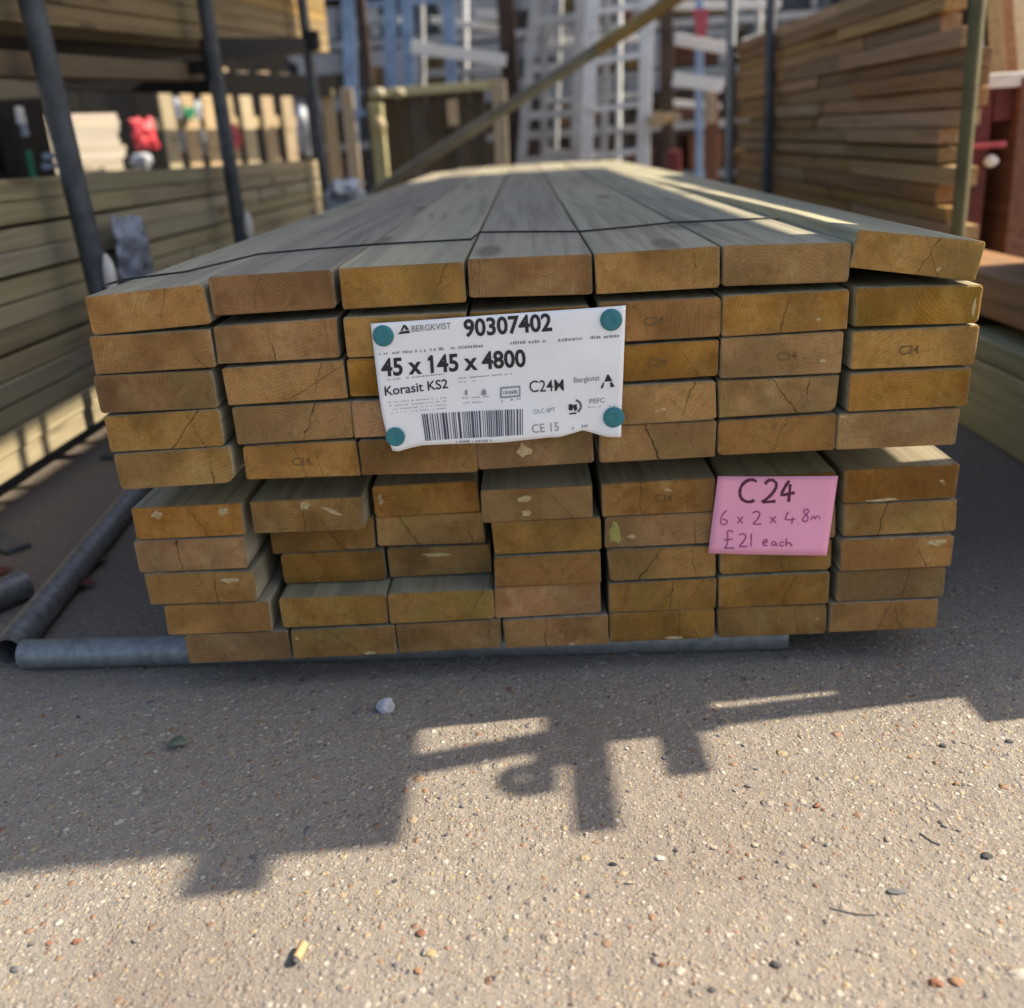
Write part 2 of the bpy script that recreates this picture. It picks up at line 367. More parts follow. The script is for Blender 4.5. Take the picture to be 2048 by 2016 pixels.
# ------------------------------------------------------------------ ground
def ground_material():
    t = NT('worn_concrete_ground'); v = t.obj()
    warpn = t.n.new("ShaderNodeTexNoise"); t._in(warpn.inputs["Vector"], v); warpn.inputs["Scale"].default_value = 130
    warp = t.vmul(t.vadd(warpn.outputs["Color"], (-.5, -.5, -.5)), (.0032, .0032, .0032))
    vw = t.vadd(v, warp)
    fine = t.noise(v, 620, 4, .7); mid = t.noise(v, 85, 5, .65); big = t.noise(v, 3.2, 4, .6); wide = t.noise(v, .9, 3, .5)
    base = t.mix(t.smooth(mid, .3, .7), (.268, .248, .218), (.195, .187, .175))
    base = t.mix(t.math('MULTIPLY', t.smooth(fine, .32, .68), .55), base, (.355, .322, .27))
    dirt = t.smooth(big, .46, .7)
    base = t.mix(t.math('MULTIPLY', dirt, .45), base, (.19, .165, .145))
    grit = t.smooth(t.noise(v, 300, 2, .5), .60, .72)
    base = t.mix(t.math('MULTIPLY', grit, .6), base, (.085, .075, .068))
    hsum = t.math('MULTIPLY', fine, .35); hsum = t.math('ADD', hsum, t.math('MULTIPLY', mid, 1.3))
    lump = t.noise(v, 38, 4, .6); hsum = t.math('ADD', hsum, t.math('MULTIPLY', lump, 2.2))
    base = t.mix(t.math('MULTIPLY', t.smooth(lump, .5, .72), .35), base, (.36, .325, .28))
    base = t.mix(t.math('MULTIPLY', t.smooth(lump, .48, .3), .35), base, (.165, .148, .13))
    pal = [(0, (.33, .30, .26)), (.18, (.44, .39, .31)), (.34, (.27, .25, .23)), (.46, (.43, .37, .29)), (.58, (.33, .22, .13)),
           (.66, (.15, .14, .135)), (.76, (.45, .36, .20)), (.84, (.58, .55, .49)), (.90, (.30, .16, .085)), (.95, (.20, .20, .21))]
    col = base
    for sc_, thr, rad in ((380, .25, .5), (230, .30, .5), (140, .48, .46), (90, .72, .42), (54, .91, .38)):
        vo = t.voro(vw, sc_); cs = t.n.new("ShaderNodeSeparateColor"); t.l.new(vo["Color"], cs.inputs[0])
        rr = t.math('MULTIPLY_ADD', cs.outputs[1], rad * .6, rad * .5)
        m = t.math('MULTIPLY', t.smooth(t.math('DIVIDE', vo["Distance"], rr), 1.0, .78), t.math('GREATER_THAN', cs.outputs[0], thr))
        pc = t.ramp(cs.outputs[2], pal, 'CONSTANT')
        pc = t.mix(t.math('MULTIPLY', fine, .25), pc, (.25, .22, .19))
        col = t.mix(t.math('MULTIPLY', m, .78), col, pc)
        dome = t.math('MULTIPLY', m, t.math('SUBTRACT', 1.25, t.math('DIVIDE', vo["Distance"], rr)))
        hsum = t.math('ADD', hsum, t.math('MULTIPLY', dome, 90.0 / sc_))
    # oily band with shade painted in from the packs back, reddish dust patches
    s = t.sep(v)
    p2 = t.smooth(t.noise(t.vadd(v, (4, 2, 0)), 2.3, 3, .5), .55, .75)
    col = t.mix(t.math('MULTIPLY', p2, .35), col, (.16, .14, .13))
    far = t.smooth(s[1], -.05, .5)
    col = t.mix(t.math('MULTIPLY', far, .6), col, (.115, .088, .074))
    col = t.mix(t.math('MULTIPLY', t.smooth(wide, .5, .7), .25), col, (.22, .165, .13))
    t.bump(hsum, .9, .0022)
    return t.out(col, .88, 0, .25)
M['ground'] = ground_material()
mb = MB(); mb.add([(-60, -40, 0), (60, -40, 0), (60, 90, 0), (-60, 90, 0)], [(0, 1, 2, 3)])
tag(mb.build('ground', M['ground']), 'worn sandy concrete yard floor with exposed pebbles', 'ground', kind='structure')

# ------------------------------------------------------------------ timber board builder
def board_mesh(name, W, H, L, mats, seed, round_=.0028, wane=None, jitter=.0007, twist=0.0):
    """rounded rectangular section swept along +Y from y=0; slot 0 faces, slot 1 end grain"""
    R = random.Random(seed); sec = []
    corners = [(-1, -1, math.pi), (1, -1, 1.5 * math.pi), (1, 1, 0), (-1, 1, .5 * math.pi)]
    for ci, (sx, sz, a0) in enumerate(corners):
        r = round_ * R.uniform(.6, 1.5)
        if wane and ci == wane[0]: r = wane[1]
        cx = sx * (W / 2 - r) + R.uniform(-jitter, jitter); cz = sz * (H / 2 - r) + R.uniform(-jitter, jitter)
        for k in range(4):
            a = a0 + k * math.pi / 6; sec.append((cx + r * math.cos(a), cz + r * math.sin(a)))
    n = len(sec); ys = [0, .0012, L * .12, L * .35, L * .6, L * .85, L - .0012, L]
    mb = MB(); vs_ = []
    bow = R.uniform(-.0012, .0012)
    if twist: ys = [0, .0012] + [L * k / 14 for k in range(1, 14)] + [L - .0012, L]
    for i, y in enumerate(ys):
        k_ = min(1, y / 2.6); ta = math.radians(twist) * k_ * k_ * (3 - 2 * k_); ct, st_ = math.cos(ta), math.sin(ta); dz_ = -.0035 * k_ if twist else 0
        ins = .0011 if i in (0, len(ys) - 1) else 0
        b = bow * math.sin(math.pi * y / L)
        for (x, z) in sec:
            f = 1 - ins / (H / 2)
            xx, zz = x * (1 - ins / (W / 2)) + b, z * f
            if i < 2: xx += R.uniform(-.0005, .0005); zz += R.uniform(-.0006, .0006)
            vs_.append((xx * ct - zz * st_, y + (R.uniform(-.0005, .0005) if i == 0 else 0), xx * st_ + zz * ct + dz_))
    fs = [(i * n + k, i * n + (k + 1) % n, (i + 1) * n + (k + 1) % n, (i + 1) * n + k) for i in range(len(ys) - 1) for k in range(n)]
    mb.add(vs_, fs, 0)
    mb.f.append(tuple(range(n - 1, -1, -1))); mb.m.append(1)
    mb.f.append(tuple((len(ys) - 1) * n + k for k in range(n))); mb.m.append(1)
    # the narrow end bevel ring reads as end grain too
    for k in range(n): mb.m[k] = 1
    return mb.build(name, mats)

U = [
 [(-0.4520,0.5338,0.1415,0.0462,2.2,-0.050),(-0.3035,0.5451,0.1439,0.0462,0.3,-0.050),(-0.1531,0.5447,0.1429,0.0462,-0.4,-0.050),(-0.0062,0.5466,0.1417,0.0462,-1.1,-0.050),(0.1377,0.5450,0.1426,0.0462,0.4,-0.050),(0.2847,0.5429,0.1455,0.0462,-1.9,-0.050),(0.4324,0.5450,0.1455,0.0440,-9.5,-0.050)],
 [(-0.4556,0.4845,0.1438,0.0465,0.3,-0.050),(-0.3074,0.4882,0.1448,0.0465,0.1,-0.050),(-0.1542,0.4878,0.1441,0.0470,-0.5,-0.050),(-0.0092,0.4873,0.1417,0.0470,-0.1,-0.050),(0.1403,0.4885,0.1415,0.0465,-0.3,-0.050),(0.2846,0.4880,0.1441,0.0475,-0.1,-0.050),(0.4367,0.4868,0.1445,0.0460,-1.6,-0.050)],
 [(-0.4598,0.4374,0.1425,0.0462,-0.3,-0.050),(-0.3048,0.4384,0.1440,0.0470,0.1,-0.050),(-0.1557,0.4390,0.1430,0.0470,-0.7,-0.050),(-0.0107,0.4381,0.1416,0.0472,-0.3,-0.050),(0.1379,0.4395,0.1415,0.0455,-0.2,-0.050),(0.2826,0.4390,0.1417,0.0478,-0.1,-0.050),(0.4364,0.4378,0.1439,0.0465,-0.8,-0.050)],
 [(-0.4582,0.3887,0.1420,0.0470,-0.2,-0.050),(-0.3008,0.3894,0.1438,0.0465,-0.2,-0.050),(-0.1559,0.3883,0.1444,0.0475,-0.6,-0.050),(-0.0115,0.3876,0.1415,0.0475,0.1,-0.050),(0.1365,0.3896,0.1415,0.0468,-0.2,-0.050),(0.2801,0.3895,0.1415,0.0472,-0.2,-0.050),(0.4333,0.3885,0.1415,0.0470,-0.7,-0.050)],
 [(-0.4537,0.3414,0.1415,0.0455,0.3,-0.050),(-0.2973,0.3419,0.1415,0.0455,-0.6,-0.050),(-0.1540,0.3403,0.1415,0.0452,-0.8,-0.050),(-0.0116,0.3397,0.1415,0.0445,0.2,-0.050),(0.1366,0.3416,0.1415,0.0455,-0.3,-0.050),(0.2800,0.3417,0.1415,0.0458,-0.0,-0.050),(0.4233,0.3414,0.1434,0.0455,-0.4,-0.050)],
]
Lo = [
 [(-0.4681,0.2530,0.1455,0.0455,-0.1,0.000),(-0.3116,0.2530,0.1455,0.0455,-0.3,0.000),(-0.1607,0.2530,0.1415,0.0455,-0.2,0.040),(-0.0132,0.2530,0.1437,0.0455,0.2,0.000),(0.1432,0.2530,0.1437,0.0455,0.1,0.000),(0.2953,0.2530,0.1455,0.0455,-0.4,0.000),(0.4520,0.2530,0.1455,0.0455,0.1,0.000)],
 [(-0.4710,0.2062,0.1455,0.0450,-0.4,0.000),(-0.3062,0.2062,0.1430,0.0450,0.0,0.045),(-0.1591,0.2062,0.1455,0.0450,-0.7,0.050),(-0.0027,0.2062,0.1417,0.0450,-0.2,0.000),(0.1442,0.2062,0.1415,0.0450,0.0,0.000),(0.2978,0.2062,0.1455,0.0455,-0.0,0.000),(0.4538,0.2062,0.1452,0.0452,0.0,0.000)],
 [(-0.4647,0.1597,0.1455,0.0450,-0.5,-0.004),(-0.2958,0.1597,0.1415,0.0450,-0.4,0.045),(-0.1508,0.1597,0.1415,0.0450,-0.1,0.050),(-0.0036,0.1597,0.1419,0.0450,-0.3,0.000),(0.1476,0.1597,0.1415,0.0450,-0.2,0.000),(0.2962,0.1597,0.1455,0.0450,0.1,0.000),(0.4509,0.1597,0.1455,0.0452,-0.3,-0.003)],
 [(-0.4510,0.1133,0.1441,0.0450,-0.6,0.000),(-0.2934,0.1133,0.1453,0.0450,-0.3,0.000),(-0.1485,0.1133,0.1415,0.0450,-0.0,0.000),(-0.0062,0.1133,0.1415,0.0450,-0.0,0.003),(0.1472,0.1133,0.1431,0.0450,-0.3,0.000),(0.2939,0.1133,0.1455,0.0450,-0.0,0.000),(0.4482,0.1133,0.1445,0.0450,-0.1,0.000)],
 [(-0.4305,0.0678,0.1415,0.0445,-0.2,0.000),(-0.2855,0.0678,0.1415,0.0445,-0.5,0.000),(-0.1417,0.0678,0.1415,0.0445,0.1,0.000),(0.0032,0.0678,0.1415,0.0445,-0.3,0.000),(0.1468,0.0678,0.1423,0.0445,-0.1,0.000),(0.2937,0.0678,0.1455,0.0445,-0.2,0.000),(0.4413,0.0678,0.1435,0.0445,-0.3,0.000)],
]
# checks seen in the photograph: (x 0..1, slope 0..1, 1 opens at the top / 0 at the bottom, width)
CR = {('U',1,4):(.13,.5,.75,.55), ('U',1,5):(.76,.5,.7,.5), ('U',1,7):(.57,.62,.7,1.0), ('U',2,2):(.45,.45,0,.9), ('U',2,6):(.5,.56,.1,.9),
      ('U',3,2):(.75,.95,.55,1.3), ('U',4,1):(.66,.72,.6,1.5), ('U',4,2):(.62,.6,.75,1.2), ('U',4,5):(.72,.6,.8,.8), ('U',4,6):(.55,.32,.3,1.3),
      ('U',5,2):(.49,.42,.5,.9), ('U',5,5):(.46,.4,.25,1.6), ('U',5,6):(.52,.6,.6,.7),
      ('L',1,1):(.58,.38,.2,.9), ('L',1,2):(.47,.5,.2,.7), ('L',1,3):(.2,.1,.3,.8), ('L',1,5):(.36,.5,.8,.9),
      ('L',2,1):(.40,.5,.8,1.2), ('L',2,2):(.58,.3,.4,1.1), ('L',2,3):(.32,.35,.6,1.0), ('L',2,7):(.36,.55,.3,1.6),
      ('L',3,1):(.62,.5,.35,1.0), ('L',3,5):(.40,.68,.3,1.2), ('L',3,6):(.55,.5,.4,.9), ('L',4,5):(.57,.55,.4,1.0),
      ('L',4,6):(.62,.62,.6,.9), ('L',4,7):(.63,.55,.4,.8), ('L',5,2):(.5,.2,.55,1.0), ('L',5,4):(.42,.5,.3,1.1), ('L',5,5):(.64,.5,.6,1.0), ('L',5,7):(.5,.6,.5,.8)}
TXT = {('U',1,7):'raised and tilted clear of its row', ('U',4,1):'split by a long diagonal check', ('U',3,2):'with a diagonal crack at its right',
       ('U',4,2):'with forked cracks', ('U',4,6):'with a chamfered lower corner', ('L',1,1):'with two pale knocked spots', ('L',1,2):'with pale scrapes',
       ('L',1,3):'set back from its row', ('L',2,5):'with a lime green stain', ('L',3,3):'with a pale streak', ('L',2,7):'with a wide vertical check',
       ('U',5,5):'with a dark branching crack', ('L',4,3):'jutting out below a recess', ('L',4,2):'jutting out below a gap', ('U',1,1):'sloping down at the pack edge',
       ('L',1,6):'behind the pink card', ('L',2,6):'behind the pink card', ('U',3,5):'greener than its neighbours', ('U',1,2):'paler than its neighbours'}
ROWN = ['top', 'second', 'middle', 'fourth', 'bottom']
COLN = ['leftmost', 'second-from-left', 'third-from-left', 'central', 'third-from-right', 'second-from-right', 'rightmost']
TILT = .0048
BO = {}
for nm, T, pk in (('U', U, 'upper'), ('L', Lo, 'lower')):
    for r in range(5):
        for c in range(7):
            x, z, W, H, a, y = T[r][c]; R = random.Random(hash((pk, r, c)) if 0 else (r * 31 + c * 7 + (100 if nm == 'U' else 0)))
            wn_ = (1, .011) if (nm, r, c) in (('U', 3, 5), ('U', 4, 0)) else None
            o = board_mesh('treated_timber_board', W - R.uniform(0, .0012), H - R.uniform(.0002, .0024), 4.8 + R.uniform(-.02, .02), [M['side'], M['end']], r * 50 + c + (1000 if nm == 'U' else 0), R.uniform(.0018, .0046), wn_, .0011, 9.0 if (nm, r, c) == ('U', 0, 6) else 0.0)
            yy = y + R.uniform(-.002, .002)
            o.location = (x, yy, z)
            tl = TILT if nm == 'U' else .0024
            o.rotation_euler = (tl, -math.radians(a), R.uniform(-.0004, .0004))
            k = (nm, r + 1, c + 1)
            o.color = CR.get(k, (.5, .5, .5, 0.0))
            lab = '%s pack, %s row, %s board%s' % (pk, ROWN[r], COLN[c], (', ' + TXT[k]) if k in TXT else '')
            tag(o, lab, 'timber board', 'treated boards in the %s pack' % pk)
            BO[k] = o
bpy.context.view_layer.update()

# pale torn fibre, stains and faded grade stamps on the board ends (parts of their boards)
def end_patch(key, pts, mat, name, h=.0006):
    """thin irregular patch on a board's end, points in millimetres from its centre"""
    mb = MB(); n = len(pts)
    cx = sum(p[0] for p in pts) / n; cz = sum(p[1] for p in pts) / n
    vs_ = [(p[0] / 1000, .0004, p[1] / 1000) for p in pts] + [((p[0] * .82 + cx * .18) / 1000, -h - .0004, (p[1] * .82 + cz * .18) / 1000) for p in pts]
    fs = [(i, (i + 1) % n, n + (i + 1) % n, n + i) for i in range(n)] + [tuple(range(n, 2 * n))]
    mb.add(vs_, fs); o = mb.build(name, mat); o.parent = BO[key]; return o
def ragged(cx, cz, rx, rz, seed, n=11, rot=0.0):
    R = random.Random(seed); out = []
    for i in range(n):
        t = 2 * math.pi * i / n; k = R.uniform(.65, 1.2); a, b = rx * k * math.cos(t), rz * k * math.sin(t)
        out.append((cx + a * math.cos(rot) - b * math.sin(rot), cz + a * math.sin(rot) + b * math.cos(rot)))
    return out
for key, args in ((('L',1,1),(-38,12,9,7)), (('L',1,1),(48,12,8,7)), (('L',1,2),(-1,14,8,7)), (('L',1,2),(34,4,17,3,1)), (('L',3,3),(-3,9,20,2.6,2)),
                  (('L',1,4),(-16,8,11,5,3)), (('L',1,4),(-14,-12,8,6,4)), (('L',2,5),(-36,-6,6,4,5)), (('L',3,1),(40,10,18,4,6)), (('L',1,3),(-60,2,4,9,7)),
                  (('U',2,7),(64,-2,3,12,8)), (('U',2,6),(38,-9,4,2,9)), (('U',3,6),(47,-9,4,3,10)), (('L',1,7),(-20,-20,22,2.2,11)),
                  (('L',2,6),(64,0,5,14,12)), (('L',3,7),(52,12,14,6,13)), (('L',5,2),(34,-18,9,2.5,14)), (('L',5,5),(16,-18,14,2.5,15)), (('U',5,4),(-14,0,10,9,16))):
    cx, cz, rx, rz = args[:4]
    end_patch(key, ragged(cx, cz, rx, rz, sum(args) + len(key[0]), rot=(-.5 if key == ('L',1,2) and cx > 20 else 0)), M['splinter'], 'torn_fibre')
end_patch(('L',2,5), ragged(-58, 0, 11, 17, 31), M['lime'], 'green_stain')

def text_polys(s, bold=.0, xs=1.0, flag=True):
    """unit-height outline text as (verts, faces) from Blender's built-in font"""
    cu = bpy.data.curves.new('txt', 'FONT'); cu.body = s; cu.size = 1.0; cu.offset = bold; cu.resolution_u = 3
    o = bpy.data.objects.new('txt', cu); COL.objects.link(o)
    bpy.context.view_layer.update()
    me = bpy.data.meshes.new_from_object(o)
    vs_ = [(v.co.x * xs, v.co.y) for v in me.vertices]; fs = [tuple(p.vertices) for p in me.polygons]
    bpy.data.objects.remove(o); bpy.data.meshes.remove(me); bpy.data.curves.remove(cu)
    if flag and '1' in s and len(s) > 1 and bold > .02:               # a flag on the stem of each figure one
        for i_, ch in enumerate(s):
            if ch == '1':
                pv, _ = text_polys(s[:i_ + 1], bold, 1.0, False); xr = max(q[0] for q in pv); top = .73
                n0 = len(vs_); vs_ += [((xr - .05) * xs, top + .005), ((xr - .05) * xs, top - .16), ((xr - .25) * xs, top - .25), ((xr - .25) * xs, top - .13)]
                fs.append((n0, n0 + 1, n0 + 2, n0 + 3))
    return vs_, fs
st_v, st_f = text_polys('C24', .012, .95)
for i, key in enumerate([('U',2,5),('U',3,5),('U',3,6),('U',3,7),('U',5,2),('L',1,5)]):
    mb = MB(); s_ = .0145
    mb.add([(x * s_ - .018 + (i % 3) * .006, -.0006, y * s_ - .006) for x, y in st_v], st_f)
    o = mb.build('grade_stamp', M['stamp']); o.parent = BO[key]

# ------------------------------------------------------------------ bearers, pipes, cord
mb = MB()
# timber bearers between and under the packs
for (y, z0, h, lab) in ((.42, .277, .040, 'front timber bearer lying crosswise between the two packs'), (2.3, .2812, .046, 'timber bearer lying crosswise between the packs at mid length'),
                        (4.2, .2858, .052, 'timber bearer lying crosswise between the packs near the far end')):
    mb = MB(); mb.box((0, y, z0 + h / 2), (1.0, .07, h), None, .002)
    tag(mb.build('timber_bearer', M['side']), lab, 'bearer', 'bearers under the timber packs')
for (y, h, lab) in ((2.3, .0495, 'timber bearer on the ground under the lower pack at mid length'), (4.3, .054, 'timber bearer on the ground under the far end of the lower pack')):
    mb = MB(); mb.box((0, y, h / 2), (1.05, .09, h), None, .002)
    tag(mb.build('timber_bearer', M['side']), lab, 'bearer', 'bearers under the timber packs')

def pipe(name, p0, p1, r, mat, label, wall=.004):
    o = bpy.data.objects.new(name, None); COL.objects.link(o); o.location = p0
    m = MB(); m.tube(p0, p1, r, 28, wall=wall)
    part(m, 'tube', mat, o, True)
    tag(o, label, 'steel pipe', 'scaffold tubes lying on the ground'); return o
pipe('scaffold_tube', Vector((-.786, .100, .0222)), Vector((.325, .050, .0222)), .0218, M['galv'], 'galvanised tube lying crosswise under the front of the lower pack')
pipe('scaffold_tube', Vector((-.812, .105, .0245)), Vector((-.955, 1.45, .0245)), .0242, M['galv_dark'], 'dull grey tube lying beside the packs with its open end to the front')
pipe('scaffold_tube', at_z(-60, 1215, .026), at_z(48, 1168, .026), .026, M['galv_dark'], 'short grey tube stub at the left edge of the photo')

pts = []
for (x, y) in ((-.528, .02), (-.525, .075), (-.45, .10), (-.37, .165), (-.30, .185), (-.22, .20), (-.15, .20), (-.085, .20), (-.075, .262), (0, .235), (.065, .215), (.14, .235), (.2, .26), (.29, .275), (.353, .285)):
    c = min(6, max(0, int((x + .525) / .1475))); bx, bz, W, H, a, _ = U[0][c]
    z = bz + H / 2 / math.cos(math.radians(a)) + (x - bx) * math.tan(math.radians(a)) + (y + .05) * TILT + .0026
    pts.append((x, y, z))
fine_pts = []
for i in range(len(pts) - 1):
    a_, b_ = Vector(pts[i]), Vector(pts[i + 1])
    for k in range(4): fine_pts.append(a_.lerp(b_, k / 4))
fine_pts = [Vector((-.534, .01, .32)), Vector((-.534, .015, .5))] + fine_pts + [Vector(pts[-1]), Vector((.3585, .286, .56)), Vector((.3585, .286, .50))]
mb = MB(); mb.path(fine_pts, .0015, 6)
tag(mb.build('strapping_cord', M['cord'], None, True), 'thin black strap lying across the top of the upper pack', 'strap')

# ------------------------------------------------------------------ paper label on the upper pack
PY = -.0555
def bil(u, v):
    tl, tr, br, bl = (741.7, 646.5), (1251.4, 610.3), (1241, 871), (771, 893)
    x = (tl[0] * (1 - u) + tr[0] * u) * (1 - v) + (bl[0] * (1 - u) + br[0] * u) * v
    y = (tl[1] * (1 - u) + tr[1] * u) * (1 - v) + (bl[1] * (1 - u) + br[1] * u) * v
    return x, y
TL_, TR_, BR_, BL_ = [at_y(*q, PY) for q in ((741.7, 646.5), (1251.4, 610.3), (1241, 871), (771, 893))]
def paper_y(P):
    """how far the paper stands off the board ends at a point of its plane"""
    u = (P.x - TL_.x) / (TR_.x - TL_.x); v = (TL_.z - P.z) / (TL_.z - BL_.z)
    u = min(1.05, max(-.05, u)); v = min(1.08, max(-.05, v))
    sm = lambda a, b, t: (lambda k: k * k * (3 - 2 * k))(min(1, max(0, (t - a) / (b - a))))
    b = .0006 + .0016 * (math.sin(u * 9 + v * 3) * .5 + .5) + .0005 * (math.sin(u * 23 - v * 15) * .5 + .5) + .0016 * (math.sin(u * 4.3 - v * 6) * .5 + .5)
    b += .007 * sm(.84, 1.0, u) * sm(.80, 1.05, v) + .003 * sm(.14, 0, u) * sm(.85, 1.05, v)
    b += .0022 * sm(.3, .5, u) * sm(.85, .6, u) * sm(.45, 1.0, v)
    return b
def on_paper(px, py, lift=0.0):
    P = at_y(px, py, PY); return Vector((P.x, PY - paper_y(P) - lift, P.z))
label = thing('timber_label', 'white printed paper label pinned to the upper pack by teal caps', 'label', (0, PY, .43))
mb = MB(); nu, nv = 56, 26; vs_ = []
for j in range(nv + 1):
    for i in range(nu + 1):
        u, v = i / nu, j / nv; x, y = bil(u, v)
        wv = v ** 6
        y += wv * (9 * max(0, 1 - abs(u - .04) / .12) - 13 * max(0, 1 - abs(u - .84) / .10) - 5 * max(0, 1 - abs(u - .7) / .2))
        x += wv * 15 * max(0, 1 - u / .1)
        vs_.append(on_paper(x, y))
fs = [(j * (nu + 1) + i, j * (nu + 1) + i + 1, (j + 1) * (nu + 1) + i + 1, (j + 1) * (nu + 1) + i) for j in range(nv) for i in range(nu)]
mb.add(vs_, fs)
pap = part(mb, 'paper', M['paper'], label, True)
sm_ = pap.modifiers.new('thickness', 'SOLIDIFY'); sm_.thickness = .0003; sm_.offset = -1

LIFT = .00055
def zp(x, y): return (720 + x * .2896, 590 + y * .2896)       # coordinates read off an enlarged view of the label
def put_text(mb, s, p0, p1, cap, bold=.02):
    """text between two baseline points, cap height in the same units"""
    v_, f_ = text_polys(s, bold)
    x0 = min(q[0] for q in v_); x1 = max(q[0] for q in v_); H = .73
    dx, dy = p1[0] - p0[0], p1[1] - p0[1]; ux, uy = -dy, dx
    ln = math.hypot(dx, dy); nx, ny = dy / ln, -dx / ln
    out = []
    for (x, y) in v_:
        t = (x - x0) / (x1 - x0)
        out.append(on_paper(*zp(p0[0] + dx * t + nx * y / H * cap, p0[1] + dy * t + ny * y / H * cap), LIFT))
    mb.add(out, f_)
def quad(mb, a, b, c, d):
    mb.add([on_paper(*zp(*q), LIFT) for q in (a, b, c, d)], [(0, 1, 2, 3)])
def poly(mb, pts_):
    mb.add([on_paper(*zp(*q), LIFT) for q in pts_], [tuple(range(len(pts_)))])
mb = MB()
put_text(mb, '90307402', (722, 284), (1328, 240), 122, .028)
put_text(mb, '45 x 145 x 4800', (152, 556), (1148, 488), 122, .028)
put_text(mb, 'Korasit KS2', (176, 690), (610, 640), 66, .012)
put_text(mb, 'C24M', (1172, 668), (1408, 655), 84, .002)
part(mb, 'printed_text', M['ink'], label)
mb = MB()
put_text(mb, 'BERGKVIST', (360, 250), (632, 228), 44, .012)
part(mb, 'secondary_text', M['grey_ink'], label); mb = MB()
put_text(mb, 'Bergkvist', (1478, 602), (1655, 584), 38, .012)
part(mb, 'secondary_text', M['grey_ink'], label); mb = MB()
put_text(mb, 'PEFC', (1585, 748), (1690, 738), 34, .01)
part(mb, 'secondary_text', M['grey_ink'], label); mb = MB()
put_text(mb, 'CE 15', (1190, 945), (1375, 930), 62, .0)
part(mb, 'secondary_text', M['grey_ink'], label); mb = MB()
put_text(mb, 'OLC 0PT', (1200, 815), (1350, 802), 32, .0)
Rr = random.Random(8)
def microline(x0, y0, x1, y1, h, gap=.3):
    """a line of print too small to read"""
    L_ = math.hypot(x1 - x0, y1 - y0); t = 0
    while t < L_:
        a = Rr.uniform(6, 16); 
        if Rr.random() > gap * .6:
            f0, f1 = t / L_, min(1, (t + a) / L_); hh = h * Rr.uniform(.6, 1)
            ax, ay = x0 + (x1 - x0) * f0, y0 + (y1 - y0) * f0; bx, by = x0 + (x1 - x0) * f1, y0 + (y1 - y0) * f1
            quad(mb, (ax, ay), (bx, by), (bx, by - hh), (ax, ay - hh))
        t += a + Rr.uniform(3, 9) + (14 if Rr.random() < .16 else 0)
part(mb, 'secondary_text', M['grey_ink'], label)
def print_group(lines):
    mb = MB()
    for ln in lines: 
        m_ = mb; microline2(m_, *ln)
    part(mb, 'small_print', M['grey_ink'], label)
def microline2(mb_, *a):
    global mb
    keep = mb; mb = mb_; microline(*a); mb = keep
for grp in ([(135, 412, 470, 388, 20)], [(485, 384, 850, 358, 22)], [(1040, 338, 1300, 322, 22)], [(1370, 318, 1530, 305, 22)], [(1590, 300, 1795, 288, 22)],
            [(195, 585, 580, 548, 9)], [(680, 578, 1100, 540, 9), (680, 604, 800, 594, 8)], [(200 + k * 6, 740 + k * 24, 600, 708 + k * 24, 6) for k in range(4)],
            [(690, 715, 905, 700, 8), (690, 748, 850, 738, 7)], [(975, 735, 1110, 716, 14)], [(1435, 930, 1575, 908, 22)], [(1575, 775, 1760, 766, 6)], [(665, 1018, 910, 1004, 20, .1)]):
    print_group(grp)
mb = MB(); quad(mb, (725, 690), (742, 689), (742, 655), (725, 656)); poly(mb, [(838, 690), (875, 686), (868, 655), (855, 644), (842, 658)]); part(mb, 'handling_symbol', M['grey_ink'], label)
mb = MB()
# triangular marks, framed mark and the round arrow
poly(mb, [(262, 268), (348, 258), (342, 240), (280, 250)]); poly(mb, [(282, 246), (302, 202), (318, 202), (342, 236), (318, 238), (308, 218), (298, 244)])
part(mb, 'triangle_mark', M['ink'], label); mb = MB()
poly(mb, [(1660, 642), (1676, 640), (1688, 600), (1676, 604)]); poly(mb, [(1686, 596), (1742, 590), (1718, 548), (1706, 544)]); poly(mb, [(1728, 634), (1758, 630), (1738, 596), (1726, 600)])
part(mb, 'tree_mark', M['ink'], label); mb = MB()
for a, b, c, d in (((968, 634), (1108, 622), (1108, 634), (968, 646)), ((968, 698), (1108, 686), (1108, 698), (968, 710)), ((968, 646), (980, 645), (980, 697), (968, 698)), ((1098, 635), (1108, 634), (1108, 686), (1098, 687))):
    quad(mb, a, b, c, d)
put_text(mb, 'MARK', (990, 686), (1088, 678), 30, .0) if False else microline(990, 684, 1090, 676, 30, .0)
part(mb, 'framed_mark', M['grey_ink'], label); mb = MB()
cx, cy = 1482, 765
for k in range(9):
    a0, a1 = math.radians(-80 + k * 16), math.radians(-80 + k * 16 + 13)
    poly(mb, [(cx + 50 * math.cos(a0), cy + 50 * math.sin(a0)), (cx + 50 * math.cos(a1), cy + 50 * math.sin(a1)), (cx + 36 * math.cos(a1), cy + 36 * math.sin(a1)), (cx + 36 * math.cos(a0), cy + 36 * math.sin(a0))])
poly(mb, [(1440, 752), (1462, 748), (1474, 772), (1462, 796), (1440, 790)]); poly(mb, [(1470, 756), (1496, 750), (1500, 790), (1480, 800)]); quad(mb, (1444, 812), (1494, 806), (1494, 818), (1446, 822))
part(mb, 'arrow_mark', M['ink'], label)
mb = MB(); x = 428.0
